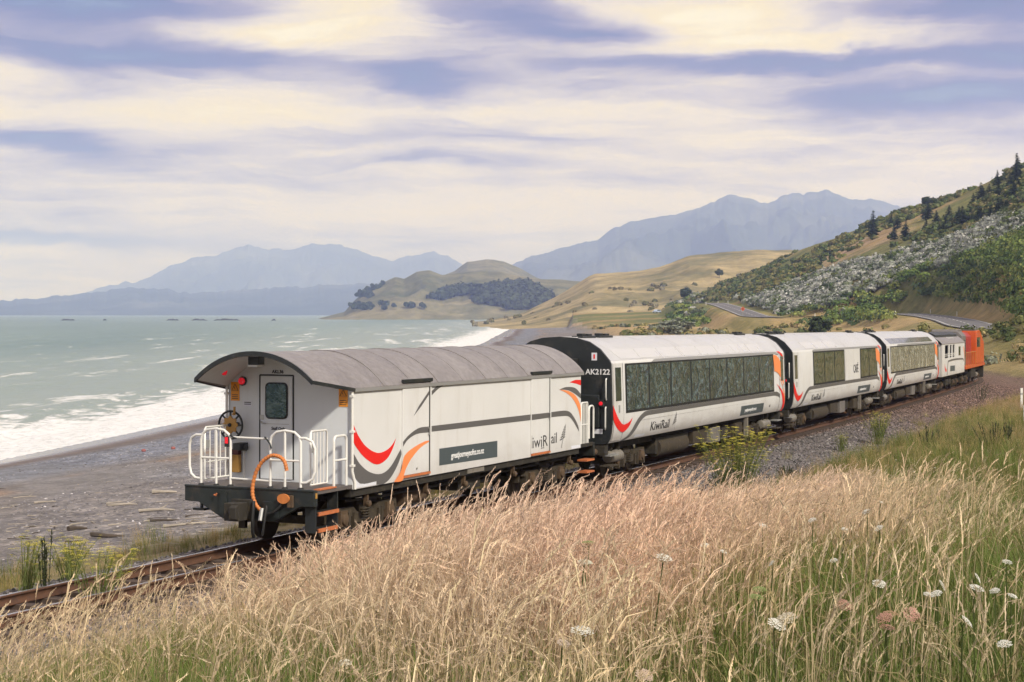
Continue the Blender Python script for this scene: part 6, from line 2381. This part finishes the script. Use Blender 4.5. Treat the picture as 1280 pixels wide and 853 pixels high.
def build_flowers():
    W, P_, G = (.80, .78, .70), (.52, .30, .23), (.26, .32, .12)
    sp = [(733, 787, .66, .047, W, (.05, -.25, 1), 'broad white wild carrot flower, largest bloom near the middle of the meadow'),
          (960, 771, .60, .045, (.62, .56, .44), (-.3, -.4, 1), 'cream wild carrot flower half closed, beside the flat white one'),
          (976, 783, .58, .043, W, (.35, -.5, 1), 'flat white wild carrot flower tilted right, below the half closed cream one'),
          (1061, 757, .60, .040, P_, (.2, -.6, 1), 'pink brown wild carrot head, leftmost of the pinkish ones'),
          (1143, 766, .60, .036, (.60, .34, .28), (.1, -1, .8), 'rosy round wild carrot head facing the camera'),
          (1119, 775, .58, .034, P_, (-.4, -.6, .9), 'brownish curled wild carrot head left of the rosy round one'),
          (1096, 768, .56, .034, (.42, .28, .17), (.1, -.1, 1), 'flat brown wild carrot head between the pinkish ones'),
          (1096, 786, .56, .034, P_, (.1, -.2, 1), 'low pinkish wild carrot head under the flat brown one'),
          (1094, 731, .62, .034, W, (.1, -.5, 1), 'white cupped wild carrot flower at the edge of the dry grass'),
          (1160, 731, .62, .026, W, (.9, -.3, .5), 'white wild carrot flower turned on edge, lower of the two'),
          (1222, 723, .62, .026, W, (.9, -.3, .5), 'white wild carrot flower turned on edge, upper of the two'),
          (934, 738, .66, .034, G, (0, -.2, 1), 'green unopened wild carrot head, left of the pair'),
          (953, 746, .64, .034, G, (.1, -.2, 1), 'green unopened wild carrot head, right of the pair'),
          (713, 704, .72, .040, (.70, .68, .56), (.1, -.2, 1), 'pale wild carrot flower at the upper left of the meadow'),
          (741, 702, .72, .040, (.66, .66, .52), (.1, -.2, 1), 'pale wild carrot flower beside the upper left one'),
          (804, 697, .74, .042, W, (.2, -.3, 1), 'white wild carrot flower high in the dry grass'),
          (734, 680, .76, .040, G, (0, 0, 1), 'green wild carrot head standing highest in the dry grass'),
          (445, 828, .60, .032, (.70, .66, .54), (0, -.3, 1), 'small cream wild carrot flower low at the left'),
          (695, 805, .60, .030, (.72, .60, .50), (.3, -.4, 1), 'small dusty wild carrot flower left of the broad white one'),
          (816, 845, .58, .035, (.62, .48, .38), (.3, -.6, 1), 'dusty closed wild carrot head at the bottom edge')]
    for i, (px, py, h, r, c, ax, lb) in enumerate(sp):
        h = h * 1.02
        wild_carrot(meadow_at(px, py, h), h, r * .72, lb, c, ax, .25, seed=600 + i, group=None)
    rg = np.random.default_rng(61)
    more = [(1262, 702), (1275, 718), (1180, 741), (1218, 737), (1245, 741), (1200, 776), (1275, 806), (1148, 745), (1265, 748), (1045, 662), (957, 657), (1010, 650), (1040, 700), (880, 682), (955, 703), (1100, 660),
            (1060, 603), (1000, 618), (1090, 628), (1140, 590), (1170, 585), (1120, 575), (1200, 600), (1085, 640), (840, 655), (870, 640), (905, 690)]
    for i, (px, py) in enumerate(more):
        h = .66
        wild_carrot(meadow_at(px, py, h), h, rg.uniform(.014, .023), 'small white wild carrot flower among the grass stems', (.76, .75, .68), (rg.normal(0, .35), -.35, 1), .25, seed=700 + i, group='small wild carrot flowers scattered in the meadow')
build_flowers()


def fennel(loc, h, w, label, n=16, seed=0, colr=(.46, .40, .05)):
    rg = np.random.default_rng(seed)
    o = empty('fennel_plant', loc, None, label, 'plant')
    st, lf, fl = LB(), LB(), LB()
    for k in range(n):
        a = rg.uniform(0, 6.28)
        rr = rg.uniform(.0, 1.) ** .7 * w / 2
        tip = np.array([math.cos(a) * rr, math.sin(a) * rr * .7, h * rg.uniform(.72, 1.02)])
        b = np.array([math.cos(a) * rr * .25, math.sin(a) * rr * .25, -.05])
        mid = b * .35 + tip * .5 + np.array([0, 0, h * .06])
        for sd in ((1, 0, 0), (0, 1, 0)): st.strip([b, (b + mid) / 2 + np.array([0, 0, .03]), mid, tip], [.022, .018, .014, .009], sd, [(.10, .13, .045), (.12, .15, .05), (.15, .18, .05), (.20, .22, .05)])
        for j in range(9):
            t = rg.uniform(.30, .95)
            p = b * (1 - t) + tip * t
            a2 = rg.uniform(0, 6.28)
            e = p + np.array([math.cos(a2) * .16, math.sin(a2) * .16, rg.uniform(.06, .2)])
            st.strip([p, e], [.007, .004], (.7, .7, 0), [(.14, .17, .05)] * 2)
            if t > .45: umbel(fl, rg, e, rg.uniform(.032, .055), np.array(colr) * rg.uniform(.8, 1.2), (.22, .23, .06), 16, .3)
        umbel(fl, rg, tip, rg.uniform(.045, .065), np.array(colr) * rg.uniform(.85, 1.2), (.22, .23, .06), 20, .3)
        for j in range(22):
            t = rg.uniform(.05, .75)
            p = b * (1 - t) + tip * t + rg.normal(0, .05, 3)
            blade(lf, rg, p, rg.uniform(.10, .24), rg.uniform(.3, 1.2), rg.uniform(0, 6.28), (.17, .21, .06), (.30, .33, .11), .009)
    link('stems', st.mesh('stems', M_PLANT), o)
    link('leaves', lf.mesh('leaves', M_PLANT), o)
    link('flowers', fl.mesh('flowers', M_FLOWER), o)
    return o


def weed(loc, h, w, label, seed, colr=(.045, .060, .022), tipc=(.10, .10, .07), n=14, group=None):
    """upright dark leafy weed"""
    rg = np.random.default_rng(seed)
    o = empty('dark_weed', loc, None, label, 'plant', group)
    st, lf = LB(), LB()
    for k in range(n):
        a, rr = rg.uniform(0, 6.28), rg.uniform(0, w / 2)
        b = np.array([math.cos(a) * rr * .4, math.sin(a) * rr * .4, -.04])
        tip = np.array([math.cos(a) * rr, math.sin(a) * rr, h * rg.uniform(.6, 1.05)])
        st.strip([b, (b + tip) / 2, tip], [.014, .011, .006], (1, 0, 0), [colr] * 3)
        for j in range(34):
            t = rg.uniform(.1, 1)
            p = b * (1 - t) + tip * t
            c0 = np.array(colr) * rg.uniform(.7, 1.4)
            blade(lf, rg, p, rg.uniform(.05, .13), rg.uniform(.5, 1.3), rg.uniform(0, 6.28), c0, np.array(tipc) * rg.uniform(.7, 1.3), .022)
    link('stems', st.mesh('stems', M_PLANT), o)
    link('leaves', lf.mesh('leaves', M_PLANT), o)
    return o


def foot_at(px, py):
    D = np.linspace(6, 120, 5000)
    x, y = (px - 640) / F_PX * D, D
    z = ground_z(x, y)
    _, qy = to_px(x, y, z)
    i = np.where(qy <= py)[0]
    i = i[0] if len(i) else len(D) - 1
    return np.array([x[i], y[i], z[i]])


def build_weeds():
    def sized(px, py, hpx, wpx):
        P = foot_at(px, py)
        return P, hpx / F_PX * P[1], wpx / F_PX * P[1]
    P, h, w = sized(921, 624, 90, 104)
    fennel(P, h, w, 'tall yellow flowering fennel in front of the panorama carriage', 60, 1, (.78, .68, .12))
    P, h, w = sized(1097, 556, 40, 40)
    fennel(P, h, w, 'small yellow flowering fennel beside the ballast ahead of the tall one', 20, 2, (.62, .54, .09))
    P, h, w = sized(1052, 565, 22, 26)
    fennel(P, h, w, 'low yellowish fennel at the edge of the ballast', 9, 3, (.36, .33, .08))
    for i, (px, py, hp, wp, lb) in enumerate(((120, 722, 70, 60, 'yellow flowering fennel beyond the rail at the far left'), (30, 730, 85, 50, 'yellowish fennel at the left edge above the rail'),
                                              (85, 712, 55, 36, 'thin yellow fennel between the two larger ones by the beach'))):
        D = (24.5, 25.5, 27)[i]
        P = at(px, py, D); P[2] = float(ground_z(P[:1], P[1:2])[0])
        _, qy = to_px(P[0], P[1], P[2])
        h = max(.5, (qy - (py - hp)) / F_PX * D)
        fennel(P, h * .72, wp * 1.7 / F_PX * D, lb, 12, 10 + i, (.62, .54, .09))
    P = at(56, 725, 25); P[2] = float(ground_z(P[:1], P[1:2])[0])
    weed(P, 1.0, .34, 'dark upright weed among the fennel left of the rail', 21, n=9)
    for i, (px, py, hp, wp, lb) in enumerate(((1160, 562, 28, 40, 'dark leafy weed in the field near the ballast'), (1243, 560, 34, 60, 'dark leafy weed clump toward the right edge'),
                                              (1100, 548, 24, 46, 'dark weed right beside the small fennel'), (1262, 556, 30, 26, 'dark upright weed at the right edge'), (905, 612, 22, 60, 'dark green weed at the foot of the tall fennel'),
                                              (1225, 500, 22, 44, 'dark bush in the grass below the locomotive'), (985, 600, 16, 40, 'low grey green weed right of the tall fennel'))):
        P, h, w = sized(px, py, hp, wp)
        weed(P, h, w, lb, 30 + i)
build_weeds()
# ------------------------------------------------------------------ driftwood, rocks, posts, sign, vehicle
M_DRIFT = paint('bleached_driftwood', (.40, .35, .29), .9, var=.3, scale=4, bump=.4)
M_DRIFTD = paint('dark_driftwood', (.085, .065, .05), .9, var=.3, scale=4, bump=.4)


def build_driftwood():
    rg = np.random.default_rng(71)
    def stick(px, py, Lpx, ang, r, m, label, group='driftwood strewn along the beach', branch=True):
        D = np.linspace(30, 110, 3000)
        x, y = (px - 640) / F_PX * D, D
        z = ground_z(x, y)
        _, qy = to_px(x, y, z)
        i = np.where(qy <= py)[0]
        i = i[0] if len(i) else len(D) - 1
        L = Lpx / F_PX * D[i]
        mb = MB()
        n = 7
        r = r * .62
        pts, rs = [], []
        bx, by = rg.uniform(-.12, .12, 2)
        for k in range(n):
            t = k / (n - 1)
            pts.append(((t - .5) * L, math.sin(t * 3.1) * L * bx * 1.5 + rg.normal(0, .03) * L, r * .6 + abs(math.sin(t * 2.4)) * L * .03))
            rs.append(r * (1.05 - .65 * t) * rg.uniform(.85, 1.15))
        mb.tube(pts, r, 6, rs)
        o = mb.build('driftwood', m, None, 50)
        o.location = (x[i], y[i], z[i])
        o.rotation_euler = (0, rg.normal(0, .05), ang)
        tag(o, label, 'driftwood', group)
        if branch and L > .8:
            b = MB()
            q = pts[int(rg.integers(2, 5))]
            a = rg.uniform(.4, 1.0) * rg.choice([-1, 1])
            b.tube([q, (q[0] + math.cos(a) * L * .16, q[1] + math.sin(a) * L * .16, q[2] + L * .05), (q[0] + math.cos(a) * L * .30, q[1] + math.sin(a) * L * .30, q[2] + L * .13)], r * .4, 5, [r * .55, r * .4, r * .15])
            b.build('branch', m, o, 50)
        return o
    stick(205, 617, 30, .05, .12, M_DRIFT, 'thick pale driftwood log lying highest on the beach', None)
    stick(96, 663, 24, .5, .10, M_DRIFTD, 'dark driftwood log pointing toward the sea', None)
    stick(152, 632, 42, -.25, .07, M_DRIFT, 'long bleached driftwood branch in the middle of the beach', None)
    stick(195, 640, 46, -.1, .08, M_DRIFT, 'long pale driftwood branch below the thick log', None)
    stick(205, 652, 36, -.03, .06, M_DRIFTD, 'dark straight driftwood pole near the grass verge', None)
    stick(230, 657, 52, .35, .06, M_DRIFT, 'bleached driftwood branch nearest the van platform', None)
    stick(135, 672, 44, .02, .09, M_DRIFTD, 'dark driftwood trunk beside the verge grass', None)
    stick(55, 629, 26, .2, .06, M_DRIFT, 'pale driftwood stick alone at the left of the beach', None)
    for i in range(105):
        px, py = rg.uniform(0, 285), rg.uniform(598, 682)
        if py < 635 and rg.random() < .6: continue
        stick(px, py, rg.uniform(5, 30), rg.normal(.1, .8), rg.uniform(.015, .038), M_DRIFT if rg.random() < .72 else M_DRIFTD, 'short weathered driftwood stick on the shingle beach')
    for i in range(14):
        a = at(0, 0, 1)
    for px, py, lb in ((179, 565, 'small red float washed up near the surf, left one'), (216, 562, 'small red float washed up near the surf, nearer the van')):
        D = np.linspace(50, 130, 2000)
        x, y = (px - 640) / F_PX * D, D
        z = ground_z(x, y)
        _, qy = to_px(x, y, z)
        i = np.where(qy <= py)[0][0]
        o = MB().lathe((0, 0, .07), (1, .3, 0), [(.02, -.12), (.07, -.08), (.09, 0), (.07, .08), (.02, .12)], 10).build('float', paint('faded_red', (.30, .10, .09), .7), None, 50)
        o.location = (x[i], y[i], z[i])
        tag(o, lb, 'float')
build_driftwood()


def build_rocks():
    M_ROCK = paint('sea_rock', (.045, .045, .05), .8, var=.3, scale=.4, bump=.3)
    rg = np.random.default_rng(81)
    for px, wpx, lb in ((85, 17, 'dark low rock alone on the sea horizon at the left'), (131, 3, 'tiny dark rock out at sea'), (216, 16, 'dark rock first of the row before the headland'),
                        (249, 20, 'dark flat rock second in the row before the headland'), (284, 34, 'long dark reef third in the row before the headland'), (342, 5, 'small dark rock nearest the headland')):
        D = 1900.
        w = wpx / F_PX * D
        x = (px - 640) / F_PX * D
        P = [(-w / 2, -.5)]
        n = 12
        for k in range(n + 1):
            t = k / n
            P.append((-w / 2 + w * t, .3 + (2.4 * math.sin(math.pi * t) ** .4) * rg.uniform(.45, 1.0)))
        P.append((w / 2, -.5))
        mb = MB()
        V, Fc = [], []
        m = len(P)
        for j, (yy, k) in enumerate(((-4, .25), (-2, .8), (0, 1.), (2.5, .75), (5, .2))):
            for a, b in P: V.append((a, yy, b * k if b > 0 else b))
        for j in range(4):
            for k in range(m - 1): Fc.append((j * m + k, j * m + k + 1, (j + 1) * m + k + 1, (j + 1) * m + k))
        mb.add(V, Fc)
        o = mb.build('sea_rock', M_ROCK, None, 40)
        o.location = (x, D, SEA_Z - .2)
        tag(o, lb, 'rock')
build_rocks()


def build_posts():
    WP = paint('post_white', (.78, .77, .73), .6, var=.12, scale=4, dirt=(.3, .25, .2), dirt_amt=.5)
    def post(x, y, h, w, label, group=None):
        z = float(ground_z(np.array([x]), np.array([y]))[0])
        o = empty('marker_post', (x, y, z - .05), None, label, 'post', group)
        MB().box(-w / 2, w / 2, -w / 3, w / 3, 0, h + .05).build('stake', WP, o, 0, .01)
        MB().box(-w / 2 - .004, w / 2 + .004, -w / 3 - .004, w / 3 + .004, h * .72, h * .82).build('reflector_band', paint('post_band', (.35, .05, .03), .5) if h > 1.1 else SILVER, o, 0)
    post(.3035 * 78, 78, .95, .11, 'white marker post at the right edge beside the gravel patch')
    post(.3055 * 66, 66, .75, .11, 'short white marker post lowest at the right edge')
    T = np.gradient(ROADP[:, :2], axis=0)
    T /= np.linalg.norm(T, axis=1)[:, None]
    Nn = np.stack([T[:, 1], -T[:, 0]], 1)
    for i, sd in ((62, 1), (70, -1), (78, 1), (88, -1), (98, 1), (170, -1), (185, 1), (200, -1), (204, 1)):
        if i >= len(ROADP): continue
        q = ROADP[i, :2] + Nn[i] * 5.2 * sd
        post(q[0], q[1], 1.0, .16, 'white roadside edge post along the coast road', 'edge posts of the coast road')
    # orange road sign on a post
    q = ROADP[int(np.argmin(np.abs(ROADP[:, 1] - 455)))]
    x, y = (928.5 - 640) / F_PX * 452, 452.
    z = float(ground_z(np.array([x]), np.array([y]))[0])
    o = empty('road_sign', (x, y, z - .05), None, 'orange diamond road sign beside the far bend of the road', 'road sign')
    MB().cyl((0, 0, 0), (0, 0, 1.7), .05, 8).build('pole', SILVER, o, 30)
    k = .6
    MB().prism([(0, 2.2 - k), (k, 2.2), (0, 2.2 + k), (-k, 2.2)], 'y', -.09, -.05).build('sign_plate', LOCO_O, o, 0)
    MB().prism([(0, 2.2 - .25), (.25, 2.2), (0, 2.2 + .25), (-.25, 2.2)], 'y', -.094, -.091).build('sign_mark', PRINTBLK, o, 0)
    # small vehicle on the road at the foot of the hills
    x, y = (821 - 640) / F_PX * 720, 720.
    z = float(ground_z(np.array([x]), np.array([y]))[0])
    z = max(z, CAM_Z + (392 - 391.5) / F_PX * 720)
    o = empty('parked_car', (x, y, z), (0, 0, .9), 'tiny pale blue and white car on the coast road before the tan hill', 'car')
    bd = MB().prism([(-2.1, .35), (-2.1, .85), (-1.2, .95), (-.7, 1.5), (1.2, 1.5), (1.9, 1.0), (2.1, .9), (2.1, .35)], 'y', -.85, .85).build('body', paint('car_blue', (.40, .48, .62), .3, coat=.5), o, 25, .05)
    MB().prism([(-1.05, 1.0), (-.62, 1.42), (1.1, 1.42), (1.6, 1.02)], 'y', -.87, .87).build('windows', GLASSD, o, 0)
    for a in (-1.3, 1.3):
        for b in (-.8, .8): 
            w = MB().lathe((a, b, .33), (0, 1, 0), [(.2, -.1), (.33, -.1), (.33, .1), (.2, .1)], 14).build('wheel', RUBBER, o, 30)
build_posts()
